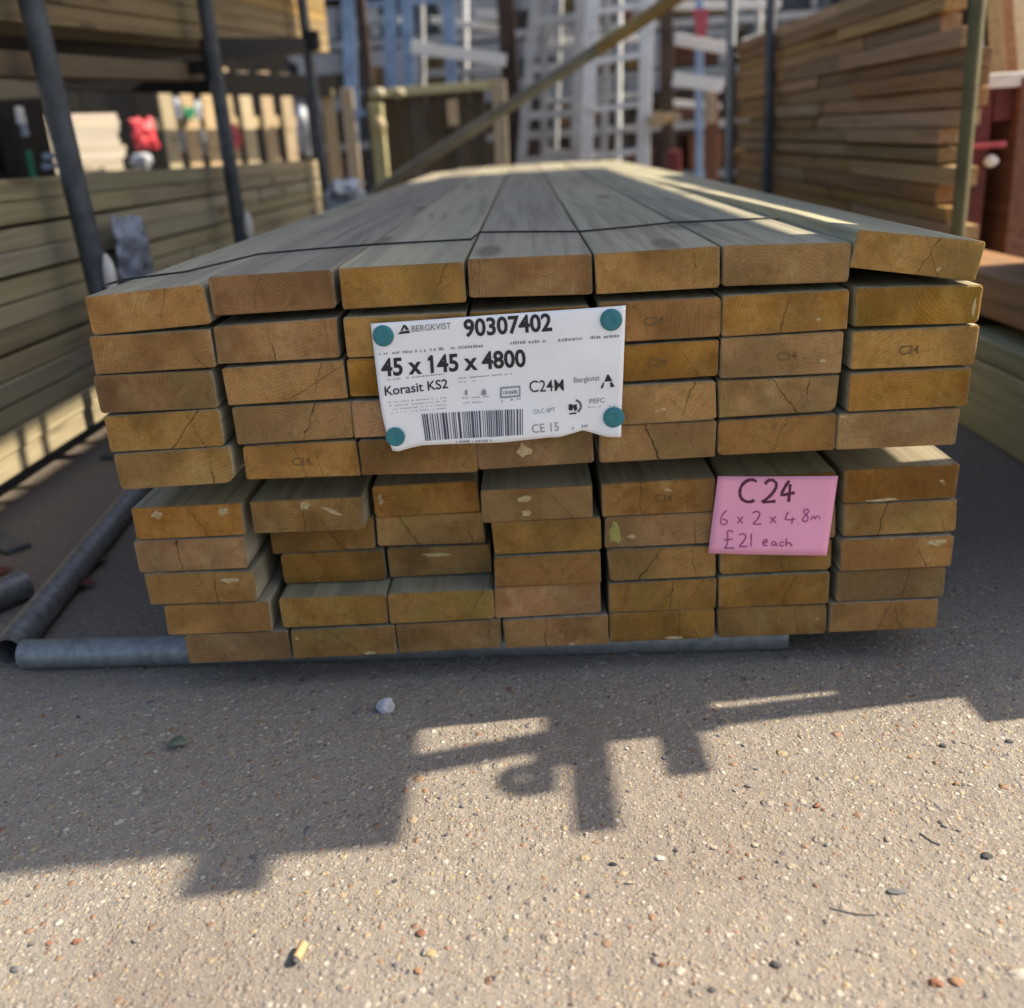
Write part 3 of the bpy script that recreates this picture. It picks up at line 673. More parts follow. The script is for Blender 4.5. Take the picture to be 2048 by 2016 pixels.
while x < 1128:
    wd = Rr.choice((5, 5, 8, 8, 12, 17)); f = (x - 428) / 700; g_ = (x + wd - 428) / 700
    if x + wd > 1132: break
    yt0, yb0 = 818 - 38 * f, 1002 - 46 * f; yt1, yb1 = 818 - 38 * g_, 1002 - 46 * g_
    sl_ = 26 * (1 - f)
    quad(mb, (x, yt0), (x + wd, yt1), (x + wd + sl_, yb1), (x + sl_, yb0)); x += wd + Rr.choice((6, 6, 9, 13))
part(mb, 'barcode', M['blue_ink'], label)
for (x, y, r) in ((163, 278, 72), (1733, 168, 74), (247, 972, 68), (1752, 842, 74)):
    q = zp(x, y); P = on_paper(*q, .0004); r_ = r * .2896 / 1690 
    mb = MB(); n = 28
    prof = [(r_, 0), (r_, -.0014), (r_ * .93, -.0022), (r_ * .35, -.0026), (r_ * .26, -.0019), (0.0005, -.0019)]
    vs_ = [P + Vector((a * math.cos(2 * math.pi * k / n), b, a * math.sin(2 * math.pi * k / n))) for a, b in prof for k in range(n)]
    fs = [(i * n + k, i * n + (k + 1) % n, (i + 1) * n + (k + 1) % n, (i + 1) * n + k) for i in range(len(prof) - 1) for k in range(n)] + [tuple((len(prof) - 1) * n + k for k in range(n))]
    mb.add(vs_, fs); part(mb, 'fixing_cap', M['teal'], label, True)

# ------------------------------------------------------------------ pink price card
CY = -.0045
card = thing('price_card', 'pink handwritten price card fixed to the lower pack', 'price card', (.3, CY, .23))
def gz(x, y): return (1380 + x * .3454, 860 + y * .3454)
def card_pt(x, y, lift=0.0):
    P = at_y(*gz(x, y), CY); u = (x - 105) / 750; v = (y - 265) / 450
    return Vector((P.x, CY - .0015 * (1 - v) - .002 * u * v - .0012 * math.sin(u * 4) - lift, P.z))
mb = MB(); nu, nv = 16, 10; vs_ = []
for j in range(nv + 1):
    for i in range(nu + 1):
        u, v = i / nu, j / nv
        x = (160 + 697 * u) * (1 - v) + (105 + 685 * u) * v; y = 265 * (1 - v) + (714 + 11 * u) * v
        vs_.append(card_pt(x, y))
mb.add(vs_, [(j * (nu + 1) + i, j * (nu + 1) + i + 1, (j + 1) * (nu + 1) + i + 1, (j + 1) * (nu + 1) + i) for j in range(nv) for i in range(nu)])
cd = part(mb, 'card', M['pink'], card, True)
sm_ = cd.modifiers.new('thickness', 'SOLIDIFY'); sm_.thickness = .0005; sm_.offset = -1
def strokes(mb, lst, wd):
    for pl in lst:
        # smooth the polyline
        P = [Vector((a, b, 0)) for a, b in pl]
        for _ in range(2):
            Q = [P[0]]
            for a, b in zip(P, P[1:]): Q += [a.lerp(b, .25), a.lerp(b, .75)]
            Q.append(P[-1]); P = Q
        L_, R_ = [], []
        for i, p in enumerate(P):
            d = P[min(i + 1, len(P) - 1)] - P[max(0, i - 1)]
            if d.length < 1e-6: d = Vector((1, 0, 0))
            d.normalize(); n_ = Vector((-d.y, d.x, 0)); k = wd * (1 + .18 * math.sin(i * 1.7 + p.x))
            L_.append(p + n_ * k); R_.append(p - n_ * k)
        b = [card_pt(q.x, q.y, .0005) for q in L_ + R_]; n = len(P)
        mb.add(b, [(i, i + 1, n + i + 1, n + i) for i in range(n - 1)])
mb = MB()
strokes(mb, [[(382, 296), (368, 284), (335, 284), (300, 310), (284, 350), (290, 390), (320, 412), (352, 412), (370, 402)],
             [(432, 310), (445, 290), (470, 283), (496, 298), (498, 325), (475, 365), (432, 402), (412, 412), (450, 412), (492, 408)],
             [(572, 290), (550, 320), (526, 366), (528, 374), (560, 368), (603, 360)], [(577, 310), (575, 350), (568, 412)]], 8.5)
part(mb, 'heading_writing', M['marker'], card)
mb = MB()
strokes(mb, [[(212, 462), (186, 485), (174, 520), (180, 544), (200, 548), (216, 532), (208, 515), (186, 516)],
             [(272, 498), (304, 536)], [(304, 500), (274, 536)],
             [(360, 478), (378, 465), (400, 472), (402, 492), (382, 522), (358, 540), (385, 542), (410, 540)],
             [(460, 498), (496, 534)], [(494, 494), (462, 536)],
             [(566, 470), (552, 500), (546, 516), (580, 516), (610, 514)], [(592, 500), (590, 522), (586, 542)], [(622, 538), (625, 541)],
             [(688, 460), (668, 454), (652, 468), (668, 486), (684, 502), (676, 526), (654, 528), (648, 510), (668, 490), (688, 466)],
             [(700, 520), (704, 500), (716, 498), (722, 516), (728, 498), (742, 494), (752, 514)],
             [(248, 590), (232, 576), (214, 584), (218, 612), (216, 650), (206, 676), (196, 682), (226, 680), (254, 682)], [(196, 634), (222, 632), (246, 628)],
             [(284, 606), (300, 594), (322, 604), (320, 626), (290, 664), (282, 672), (306, 672), (330, 670)], [(354, 594), (352, 630), (350, 670)],
             [(420, 650), (444, 646), (446, 632), (430, 630), (418, 648), (424, 666), (446, 664)],
             [(494, 644), (478, 640), (468, 654), (476, 668), (490, 660), (496, 644), (496, 662), (504, 668)],
             [(540, 646), (524, 644), (516, 656), (522, 668), (540, 666)], [(556, 622), (554, 648), (552, 670), (558, 652), (572, 646), (580, 654), (582, 668), (592, 664)]], 3.6)
part(mb, 'small_writing', M['marker_thin'], card)

# ------------------------------------------------------------------ plain long boards of the other stacks
def plank(name, p0, p1, w, h, mat, label, cat, group, seed, bev=.003):
    """a board lying from p0 to p1 (its local Y), width w across, thickness h"""
    p0 = Vector(p0); p1 = Vector(p1); d = p1 - p0; L = d.length
    R = random.Random(seed); mb = MB()
    mb.box((0, L / 2, 0), (w, L, h), None, bev)
    o = mb.build(name, mat)
    o.location = p0; q = d.to_track_quat('Y', 'Z'); o.rotation_euler = q.to_euler()
    return tag(o, label, cat, group)

# left stack of green treated boards, edges towards the packs
X0 = -1.15
zs = []; z = .075
gaps = {2: .003, 4: .008, 6: .003, 7: .008, 9: .007}
for i in range(12):
    zs.append(z + .0235); z += .0480 + gaps.get(i, .0012)
for i, z in enumerate(zs):
    R = random.Random(i + 50); nm_ = ORD[11 - i]
    y0 = .02 + R.uniform(-.03, .03); y1 = 4.74 + R.uniform(-.05, .04)
    cuts = [y0, R.uniform(1.25, 3.4), y1] if i % 4 != 3 else [y0, R.uniform(.9, 1.6), R.uniform(2.2, 3.6), y1]
    for k in range(len(cuts) - 1):
        x = X0 - .0725 + R.uniform(-.006, .002)
        pc = ('near', 'far')[k] if len(cuts) == 3 else ('near', 'middle', 'far')[k]
        plank('stacked_board', (x, cuts[k] + .0025, z), (x, cuts[k + 1] - .0025, z), .145, .047, M['left_face'], 'greenish board facing the packs in the left stack, %s row from the top, %s piece' % (nm_, pc), 'timber board', 'greenish boards in the left stack', i * 3 + k)
    x = X0 - .221
    plank('stacked_board', (x, y0, z), (x, y1, z), .145, .047, M['left_face'], 'greenish board in the back column of the left stack, %s row from the top' % nm_, 'timber board', 'greenish boards in the left stack', i * 3 + 2)
for k, y in enumerate((.5, 2.4, 4.3)):
    mb = MB(); mb.box((X0 - .15, y, .037), (.36, .08, .074), None, .003)
    tag(mb.build('timber_bearer', M['left_face']), ('front', 'middle', 'far')[k] + ' bearer under the greenish left stack', 'bearer', 'bearers under the left stack')

# left rack: posts, rails and arms
rack = thing('storage_rack', 'dark steel storage rack with round posts on the left', 'rack', (-1.09, 2.6, 0))
PXL = -1.075
for k, (y, dx) in enumerate(((1.27, 0), (2.59, 0), (4.34, 0))):
    bx_, tx_ = (PXL + .012, PXL - .012) if k else (-1.048, -1.160)
    mb = MB(); mb.tube((bx_, y, 0), (tx_, y, 2.6), .026 if k else .028, 20)
    mb.box((bx_, y, .006), (.14, .14, .012))
    po = part(mb, 'post', M['post'], rack, True)
    s = MB()
    zb = (.45, .47, .44)[k]
    s.blob((PXL + .045, y - .012, zb), (.015, .013, .050), k + 2, 3, .18); part(s, 'sleeve', M['sleeve'], po, True)
    if k:
        m2 = MB(); zc = (0, 1.02, 1.23)[k]
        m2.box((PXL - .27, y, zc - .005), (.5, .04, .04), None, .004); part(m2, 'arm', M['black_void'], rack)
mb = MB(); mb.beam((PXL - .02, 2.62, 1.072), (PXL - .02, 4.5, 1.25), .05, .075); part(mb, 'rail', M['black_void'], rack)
mb = MB(); mb.box((PXL + .03, 4.33, 1.255), (.07, .08, .09), None, .01); part(mb, 'clamp', M['rail'], rack)

# upper tier of planks on the left rack (they rise slightly away from the camera)
def tier_z(y, k): return 1.012 + (y - 1.2) * .0655 + k
for i in range(8):
    k = .030 + i * .0535; R = random.Random(i + 9)
    for c in range(2):
        x = X0 - .1 - c * .2 + R.uniform(-.008, .004)
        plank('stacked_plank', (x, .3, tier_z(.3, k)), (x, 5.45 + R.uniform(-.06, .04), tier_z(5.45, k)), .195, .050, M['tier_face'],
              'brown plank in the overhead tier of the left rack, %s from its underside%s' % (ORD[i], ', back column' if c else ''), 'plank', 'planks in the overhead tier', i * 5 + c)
plank('support_beam', (X0 - .06, .5, .895), (X0 - .06, 2.75, 1.012), .10, .055, M['dark_tan'], 'dim brown timber beam slung below the overhead tier on the left', 'beam', None, 77)
plank('support_beam', (-2.75, 4.45, 1.20), (-1.27, 6.15, 1.145), .06, .13, M['beam_black'], 'wide dark steel beam running above the pale pickets', 'beam', None, 78)
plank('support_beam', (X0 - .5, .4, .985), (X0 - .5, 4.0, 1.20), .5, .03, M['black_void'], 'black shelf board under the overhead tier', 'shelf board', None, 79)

# crumpled wrap hanging on the left stack
def crumple(name, corners, mat, label, cat, seed, amp=.02, n=16, bul=(0, 0, 0)):
    from mathutils import noise
    a, b, c_, d_ = [Vector(q) for q in corners]; mb = MB(); vs_ = []
    for j in range(n + 1):
        for i in range(n + 1):
            u, v = i / n, j / n
            P = (a * (1 - u) + b * u) * (1 - v) + (d_ * (1 - u) + c_ * u) * v
            o = Vector((seed, seed * 2.1, 0))
            q = noise.noise_vector(Vector((u * 4, v * 4, seed))) * amp + noise.noise_vector(Vector((u * 11, v * 11, seed))) * amp * .5
            vs_.append(P + q + Vector(bul) * (math.sin(math.pi * u) * math.sin(math.pi * v)))
    mb.add(vs_, [(j * (n + 1) + i, j * (n + 1) + i + 1, (j + 1) * (n + 1) + i + 1, (j + 1) * (n + 1) + i) for j in range(n) for i in range(n)])
    o = mb.build(name, mat, None, True)
    s = o.modifiers.new('thickness', 'SOLIDIFY'); s.thickness = .002
    return tag(o, label, cat)
wx = X0 + .045
crumple('plastic_wrap', [at_x(218, 432, wx), at_x(282, 436, wx), at_x(312, 560, wx), at_x(242, 565, wx)], M['wrap'], 'crumpled grey blue plastic hanging on the face of the left stack', 'plastic wrap', 3, .015, 20, (.03, 0, 0))
crumple('plastic_wrap', [at_y(652, 374, 3.6), at_y(728, 366, 3.6), at_y(742, 425, 3.4), at_y(645, 440, 3.4)], M['white_wrap'], 'crumpled whitish plastic bundle beside the far posts', 'plastic wrap', 8, .05, 20, (0, -.10, .06))

# ------------------------------------------------------------------ behind the left rack: white boards, pickets, dark hoarding
DIAG = Vector((1.48, 1.70, 0)).normalized(); DN = Vector((-DIAG.y, DIAG.x, 0)); DA = Vector((-2.75, 4.45, 0))
DROT = Matrix.Rotation(math.atan2(DIAG.y, DIAG.x), 3, 'Z')
def on_diag(px, py, off):
    """where the line of sight meets the upright plane that runs beside the black beam, off metres behind it"""
    d = _ray(px, py); n = DN; P0_ = DA + n * off
    return CAM + d * ((P0_ - CAM).dot(n) / d.dot(n))
WO = 1.15
wl_, wr_ = on_diag(122, 275, WO), on_diag(244, 275, WO); wz0 = on_diag(235, 341, WO).z; wz1 = on_diag(235, 226, WO).z
hh_ = (wz1 - wz0) / 9
for i in range(9):
    R = random.Random(i + 3); z0 = wz0 + (i + .5) * hh_
    A_, B_ = Vector((wl_.x, wl_.y, z0)) + DN * .1, Vector((wr_.x, wr_.y, z0)) + DN * .1 + DIAG * R.uniform(-.04, .04)
    plank('planed_board', A_ - DIAG * .25, B_, .18, hh_ - .004, M['white_wood'],
          'pale planed board in the small white stack behind the rack, %s from the top' % ORD[8 - i], 'timber board', 'pale planed boards', i)
mc = (wl_ + wr_) / 2 + DN * .12
mb = MB(); mb.box((mc.x, mc.y, (wz0 - .004) / 2), ((wr_ - wl_).length + .3, .3, wz0 - .006), DROT, .01)
tag(mb.build('storage_crate', M['dark_face']), 'dark wooden crate carrying the small white stack', 'crate')
crumple('plastic_bag', [on_diag(258, 238, .9), on_diag(306, 236, .9), on_diag(318, 296, .9), on_diag(270, 300, .9)], M['red_plastic'], 'crumpled red plastic bag hanging at the end of the white stack', 'bag', 5, .022, 14, (.02, -.04, 0))
mb = MB(); mb.blob(on_diag(284, 322, .9), (.075, .06, .055), 9, 3, .3)
tag(mb.build('plastic_bag', M['white_wrap'], None, True), 'small whitish bag below the red bag', 'bag')
def picket_panel(pxs, label, off=.30, z0=.1, z1=1.27, w=.092):
    ps = [on_diag(q, 270, off) for q in pxs]; c0 = (ps[0] + ps[-1]) / 2
    t = thing('picket_fence_panel', label, 'fence panel', (c0.x, c0.y, 0), 'picket fence panels')
    for i, P in enumerate(ps):
        R = random.Random(int(P.x * 100)); mb = MB(); h_ = z1 - z0 + R.uniform(-.02, .02)
        tilt_ = Matrix.Rotation(R.uniform(-.012, .012), 3, DN)
        mb.box((P.x, P.y, z0 + h_ / 2), (w, .022, h_), tilt_ @ DROT, .004); part(mb, 'picket', M['picket'], t)
    for zz in (.32, .95):
        mb = MB(); q = c0 + DN * .032; mb.box((q.x, q.y, zz), ((ps[-1] - ps[0]).length + .16, .035, .07), DROT, .003); part(mb, 'rail', M['picket'], t)
    return t
picket_panel((342, 384, 424), 'pale picket panel between the first two rack posts')
picket_panel((462, 500, 541, 580), 'pale picket panel between the second and third rack posts')
def small_box(name, c, s, mat, label, cat, bev=.01, group=None, kids=None):
    mb = MB(); mb.box(c, s, None, min(bev, min(s) * .3)); return tag(mb.build(name, mat), label, cat, group)
for i, (x, y, mt, lab) in enumerate(((362, 252, 'white_wrap', 'whitish wrapped bundle behind the nearest pickets'), (402, 258, 'white_wrap', 'whitish wrapped bundle with a dark mark behind the third picket'),
                                 (610, 262, 'white_wrap', 'pale wrapped bundle left of the third rack post'))):
    mb = MB(); mb.blob(on_diag(x, y, .52), (.07, .06, .17), i + 21, 3, .16); tag(mb.build('wrapped_bundle', M[mt], None, True), lab, 'bundle', 'wrapped bundles behind the pickets')
crumple('plastic_tag', [on_diag(366, 212, .26), on_diag(392, 216, .26), on_diag(388, 240, .26), on_diag(370, 238, .26)], M['green_plastic'], 'green plastic tag on the pickets', 'tag', 7, .015, 8)
crumple('plastic_tag', [on_diag(458, 246, .26), on_diag(478, 250, .26), on_diag(482, 296, .26), on_diag(462, 298, .26)], M['pink_red'], 'red plastic tag on the pickets', 'tag', 9, .02, 8)
for i, (x, w_) in enumerate(((444, .05), (515, .05), (556, .05))):
    pass
# two loose slats between the third post and the fence
for i, (x, mt, lab) in enumerate(((664, 'picket', 'pale upright slat with an orange lower half left of the fence'), (702, 'picket', 'pale grey upright slat next to the fence'), (632, 'dark_face', 'dark upright slat by the third rack post'))):
    P = at_y(x, 270, 6.1); mb = MB(); mb.box((P.x, 6.1, .57), (.085, .03, 1.12), None, .004); o = mb.build('loose_picket', M[mt]); tag(o, lab, 'picket', 'loose pickets by the fence')
# dark hoarding closing the yard behind the left rack
t = thing('timber_hoarding', 'dark boarded hoarding behind the pickets on the left', 'hoarding', (-3.4, 7.2, 0))
for i in range(19):
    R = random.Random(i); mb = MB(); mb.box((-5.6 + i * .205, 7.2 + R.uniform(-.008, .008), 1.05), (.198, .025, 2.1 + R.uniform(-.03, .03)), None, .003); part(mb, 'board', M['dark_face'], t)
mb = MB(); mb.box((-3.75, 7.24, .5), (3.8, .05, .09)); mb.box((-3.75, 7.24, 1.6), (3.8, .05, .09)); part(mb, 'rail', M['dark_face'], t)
# dark things on the shelf left of the first post
t = thing('dark_shelving', 'dark shelving with small stock left of the first post', 'shelving', (-2.62, 3.6, 0))
for zz in (.35, .69, 1.0):
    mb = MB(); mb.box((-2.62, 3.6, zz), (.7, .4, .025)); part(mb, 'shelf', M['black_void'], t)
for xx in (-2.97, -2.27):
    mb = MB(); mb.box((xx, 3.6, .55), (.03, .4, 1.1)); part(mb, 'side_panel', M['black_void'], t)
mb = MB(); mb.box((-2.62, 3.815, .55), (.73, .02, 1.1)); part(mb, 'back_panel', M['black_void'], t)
for i, (x, y, s, mt, lab) in enumerate(((34, 230, (.02, .02, .035), 'sleeve', 'small pale pot on the dark shelving'), (42, 258, (.016, .016, .03), 'wrap', 'small grey pot on the dark shelving'),
                                        (95, 312, (.035, .03, .012), 'wrap', 'small grey tin on the dark shelf, upper one'), (95, 332, (.04, .03, .012), 'wrap', 'small grey tin on the dark shelf, lower one'), (56, 330, (.014, .02, .06), 'green_plastic', 'dark green bottle on the dark shelving'))):
    P = at_y(x, y, 3.42); mb = MB(); mb.tube((P.x, 3.45, P.z - s[2]), (P.x, 3.45, P.z + s[2]), s[0], 14, True, s[0] * .85); tag(mb.build('stock_item', M[mt], None, True), lab, 'stock item', 'small stock on the dark shelving')

# ------------------------------------------------------------------ fence, posts and the slanting pole beyond the packs
t = thing('fence_panel', 'dark boarded fence panel with a pale capping rail beyond the packs', 'fence panel', (-.62, 6.3, 0))
for i in range(8):
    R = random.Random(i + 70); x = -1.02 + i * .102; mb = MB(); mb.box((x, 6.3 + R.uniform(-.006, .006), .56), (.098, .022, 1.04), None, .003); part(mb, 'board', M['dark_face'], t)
P0, P1 = at_y(832, 181, 6.25), at_y(985, 170, 6.25)
mb = MB(); mb.beam(P0 + Vector((-.32, 0, -.004)), P1, .09, .055, .004); part(mb, 'capping_rail', M['pale_face'], t)
mb = MB(); mb.beam((P1.x + .02, 6.25, 0), (P1.x + .045, 6.25, P1.z + .03), .095, .09, .004, 0, (0, 1, 0)); part(mb, 'end_post', M['picket'], t)
mb = MB(); mb.box((at_y(905, 225, 6.2).x, 6.22, at_y(905, 225, 6.2).z), (.075, .03, .17), None, .004); part(mb, 'batten', M['picket'], t)
P = at_y(760, 300, 5.6); tp = thing('timber_post', 'pale green timber post with a pinkish knob left of the dark fence', 'post', (P.x, 5.6, 0))
mb = MB(); mb.box((P.x, 5.6, .5), (.085, .085, 1.0), None, .006); part(mb, 'shaft', M['olive_face'], tp)
P = at_y(760, 250, 5.53); mb = MB(); mb.blob(P, (.04, .03, .05), 44, 3, .2); part(mb, 'knob', M['picket'], tp, True)
for i, x in enumerate((757, 797)):
    P = at_y(x, 186, 6.1); mb = MB(); mb.blob(P, (.045, .045, .035), 50 + i, 3, .12); part(mb, 'rounded_cap', M['pale_face'], t, True)
pole = thing('leaning_pole', 'long grey brown pole slanting up to the right across the background', 'pole', at_y(748, 385, 5.0))
A, B, C_ = at_y(752, 382, 5.0), at_y(1196, 98, 4.6), at_y(1420, -50, 4.4)
mb = MB(); mb.tube(A, B, .031, 16, True, .034); part(mb, 'shaft', plain('weathered_pole', (.20, .19, .15), .7, .15, 9), pole, True)
mb = MB(); mb.tube(B, C_, .0345, 16, True, .037); part(mb, 'bare_end', plain('yellow_wood_pole', (.32, .22, .075), .7, .2, 9), pole, True)

# ------------------------------------------------------------------ ladders
def ladder(label, a0, a1, b0, b1, depth_y, nr, mat, sw=.075, rung=.05, slope=0.0, grp='ladders beyond the packs'):
    """two stiles given by photo points (bottom, top), standing on the ground behind the fence"""
    A0, A1, B0, B1 = [at_y(*q, depth_y) for q in (a0, a1, b0, b1)]
    def ext(P, Q, z):
        k = (z - P.z) / (Q.z - P.z); return P + (Q - P) * k
    base = (ext(A0, A1, 0) + ext(B0, B1, 0)) / 2
    t = thing('aluminium_ladder', label, 'ladder', base, grp)
    for P, Q in ((A0, A1), (B0, B1)):
        mb = MB(); p, q = ext(P, Q, 0), ext(P, Q, 2.7)
        mb.beam(p, q, sw, .035, .004, 0, (0, 1, 0)); part(mb, 'stile', mat, t)
    for i in range(nr):
        z = .25 + i * 2.3 / nr
        p, q = ext(A0, A1, z), ext(B0, B1, z + slope)
        mb = MB(); mb.beam(p + Vector((0, .002, 0)), q + Vector((0, .002, 0)), .03, rung, .003); part(mb, 'rung', mat, t)
    return t
ladder('bright aluminium ladder at the right of the ladder group', (1172, 330), (1186, 0), (1286, 332), (1295, 0), 6.75, 7, M['alu'], .095, .042, .03)
ladder('grey aluminium ladder at the left of the ladder group', (1042, 330), (1070, 0), (1150, 330), (1160, 0), 7.0, 7, M['alu_dull'], .075, .06, .0)
ladder('slim dull ladder behind the bright one', (1088, 318), (1088, 0), (1206, 320), (1215, 0), 7.35, 6, M['alu_dull'], .06, .045, -.03)
ladder('blue grey ladder left of the group', (702, 165), (696, 0), (782, 165), (780, 0), 7.3, 3, M['alu_blue'], .10, .045, 0, 'blue grey ladders')
ladder('second blue grey ladder, to the right of the other blue one', (818, 165), (812, 0), (904, 165), (896, 0), 7.3, 3, M['alu_blue'], .095, .045, 0, 'blue grey ladders')
# white boards laid on the racks behind
for i, (a, b, yy, h, lab) in enumerate((((822, 94), (1012, 121), 7.0, .085, 'long white board sloping slightly behind the blue ladders'),
                                    ((950, 30), (1010, 34), 7.6, .07, 'short grey white board at the upper middle of the background'),
                                    ((1350, 78), (1490, 104), 6.2, .07, 'white board crossing behind the grey tube, upper one'),
                                    ((1346, 158), (1444, 172), 6.2, .085, 'white board crossing behind the grey tube, lower one'),
                                    ((1486, 88), (1545, 70), 6.6, .07, 'short white board rising beside the right stack'),
                                    ((1330, 12), (1560, 8), 7.2, .06, 'long white board along the top of the background'))):
    P, Q = at_y(*a, yy), at_y(*b, yy); mb = MB(); mb.beam(P, Q, .05, h, .004)
    tag(mb.build('white_board', M['white_paint']), lab, 'board', 'white boards in the background')
# ------------------------------------------------------------------ rack at the back with stock on it
br = thing('back_rack', 'tall dark rack with pale rails and mixed stock across the back of the yard', 'rack', (0, 8.8, 0))
for i, px in enumerate((575, 730, 1022, 1240, 1335, 1500, 1640)):
    P = at_y(px, 200, 8.5); mb = MB(); mb.box((P.x, 8.5, 1.5), (.13 if px == 1022 else .09, .1, 3.0), None, .006); part(mb, 'upright', M['wall_dark'] if px in (1022, 1335) else M['post'], br)
for i, zz in enumerate((.35, .78, 1.22, 1.62, 2.02)):
    mb = MB(); mb.box((.4, 8.44, zz), (6.2, .05, .065), None, .004); part(mb, 'rail', M['alu_dull'] if i % 2 else M['galv'], br)
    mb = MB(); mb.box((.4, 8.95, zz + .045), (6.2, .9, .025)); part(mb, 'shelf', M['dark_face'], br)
Rb = random.Random(12)
kinds = [('timber_bundle', 'brown_face', 'bundle of brown battens'), ('timber_bundle', 'dark_face', 'bundle of dark battens'), ('timber_bundle', 'tier_face', 'bundle of tan battens'), ('stock_box', 'red_wood', 'reddish box'),
         ('stock_box', 'post', 'charcoal box'), ('timber_bundle', 'red_wood', 'bundle of reddish battens'), ('stock_box', 'galv_dark', 'dark grey box')]
LV = ['lowest', 'second-lowest', 'middle', 'second-highest', 'top']
cnt = 0
for li, zz in enumerate((.35, .78, 1.22, 1.62, 2.02)):
    x = -2.6; k = 0
    while x < 3.3:
        wd = Rb.uniform(.22, .55); hh = Rb.uniform(.12, .30); nm, mt, lb = Rb.choice(kinds)
        mb = MB(); z0 = zz + .059
        if nm == 'timber_bundle':
            nz = max(2, int(hh / .05)); nx = max(3, int(wd / .07))
            for a in range(nx):
                for b in range(nz):
                    mb.box((x + (a + .5) * wd / nx, 8.85 + Rb.uniform(-.03, .03), z0 + (b + .5) * hh / nz), (wd / nx - .006, .7, hh / nz - .005))
        else:
            mb.box((x + wd / 2, 8.85, z0 + hh / 2), (wd, .5, hh), None, .012)
            mb.box((x + wd / 2, 8.598, z0 + hh * .55), (wd * .5, .006, hh * .35))
        o = mb.build(nm, M[mt]); k += 1; cnt += 1
        tag(o, '%s, %s shelf of the back rack, %s from the left' % (lb, LV[li], ORD[k - 1]), 'stock', 'stock on the back rack')
        x += wd + Rb.uniform(.05, .45)
# loose scaffold tubes and boards leaning in front of the back rack
Rt = random.Random(31)
for i, (px0, px1, yy) in enumerate(((838, 842, 7.6), (925, 930, 7.9), (1100, 1122, 7.9), (1232, 1240, 7.9), (1512, 1520, 7.6))):
    P, Q = at_y(px0, 330, yy), at_y(px1, -60, yy); P.z = 0; mb = MB(); mb.tube(P, Q, .026, 12)
    tag(mb.build('upright_tube', M['alu'] if i % 2 else M['alu_dull'], None, True), 'pale scaffold tube standing before the back rack, %s from the left' % ORD[i], 'steel pipe', 'scaffold tubes standing before the back rack')
for i, (a_, b_, yy, h_) in enumerate((((860, 40), (1005, 58), 7.8, .05), ((830, 148), (1000, 140), 7.9, .055), ((1060, 62), (1180, 30), 7.7, .05), ((1100, 82), (1300, 74), 8.0, .06), ((1080, 205), (1280, 190), 8.0, .05), ((1200, 262), (1290, 258), 7.9, .045), ((1340, 205), (1440, 214), 7.4, .05), ((690, 45), (800, 40), 7.9, .06))):
    P, Q = at_y(*a_, yy), at_y(*b_, yy); mb = MB(); mb.beam(P, Q, .05, h_, .004)
    tag(mb.build('cross_board', M['white_paint'] if i % 3 == 0 else M['alu_dull']), 'pale rail or board crossing the background tubes, %s from the left end of the list' % ORD[i] if False else 'pale cross board tied to the background tubes, %s of eight from the left' % ORD[(1, 0, 3, 4, 2, 6, 7, 5).index(i) if False else i], 'board', 'pale cross boards in the background')
for i, (px, yy, w_) in enumerate(((1022, 7.15, .13), (1334, 7.1, .09), (740, 6.9, .07))):
    P = at_y(px, 200, yy); mb = MB(); mb.box((P.x, yy, 1.5), (w_, .1, 3.0), None, .006); mb.box((P.x, yy, .006), (w_ * 2, .2, .012))
    tag(mb.build('dark_upright', M['wall_dark']), ('broad dark brown upright left of the ladder group', 'dark brown upright right of the bright ladder', 'thin dark upright between the blue grey stiles')[i], 'post', 'dark uprights in the background')
# wall closing the yard behind
mb = MB()
mb.box((0, 11.5, 2.6), (22, .3, 5.2)); 
t = thing('yard_building', 'grey building behind the back rack', 'building', (0, 11.5, 0))
part(mb, 'wall', M['wall_grey'], t)
for i in range(9):
    mb = MB(); mb.box((-8 + i * 2, 11.33, 2.6), (.08, .04, 5.2)); part(mb, 'cladding_rib', M['galv_dark'], t)
mb = MB(); mb.box((0, 11.3, .6), (22, .06, 1.2)); part(mb, 'plinth', M['wall_dark'], t)

# ------------------------------------------------------------------ right side: rack posts, brown stack, low timbers, red trolley
def vpost(name, pts_, X, r, mat, label, cat, zt=2.4, n=18):
    """an upright through two photo points on the plane x = X"""
    P, Q = at_x(*pts_[0], X), at_x(*pts_[1], X)
    y = (P.y + Q.y) / 2; mb = MB(); mb.tube((X, y, 0), (X, y, zt), r, n); mb.box((X, y, .005), (r * 4, r * 4, .01))
    return tag(mb.build(name, mat, None, True), label, cat, 'uprights by the right stack')
vpost('rack_post', ((1957, 20), (1914, 455)), 1.17, .0195, M['olive_steel'], 'olive green post at the near end of the right stack', 'post')
vpost('rack_post', ((1552, 20), (1526, 370)), 1.165, .024, M['post'], 'thin dark post standing against the right stack', 'post')
vpost('rack_post', ((1477, 20), (1446, 360)), 1.165, .027, M['galv'], 'pale grey tube standing at the far end of the right stack', 'post')
ends = [(1590, 60), (1590, 125), (1650, 180), (1650, 250), (1680, 340), (1635, 420), (1595, 500), (1605, 575), (1535, 650), (1530, 725), (1600, 830), (1490, 930), (1540, 1020), (1590, 1105), (1600, 1170)]
ex = []
for (x, y) in ends:
    P = at_x(1250 + x * .4126, y * .4126, 1.2); ex.append((P.z, P.y))
def near_end(z):
    best = min(ex, key=lambda q: abs(q[0] - z)); return best[1]
z = .16; rows = []
Rs = random.Random(5)
while z < 1.10:
    h = Rs.choice((.040, .044, .048, .052)); rows.append((z, h)); z += h + Rs.choice((.004, .006, .010))
nrow = len(rows)
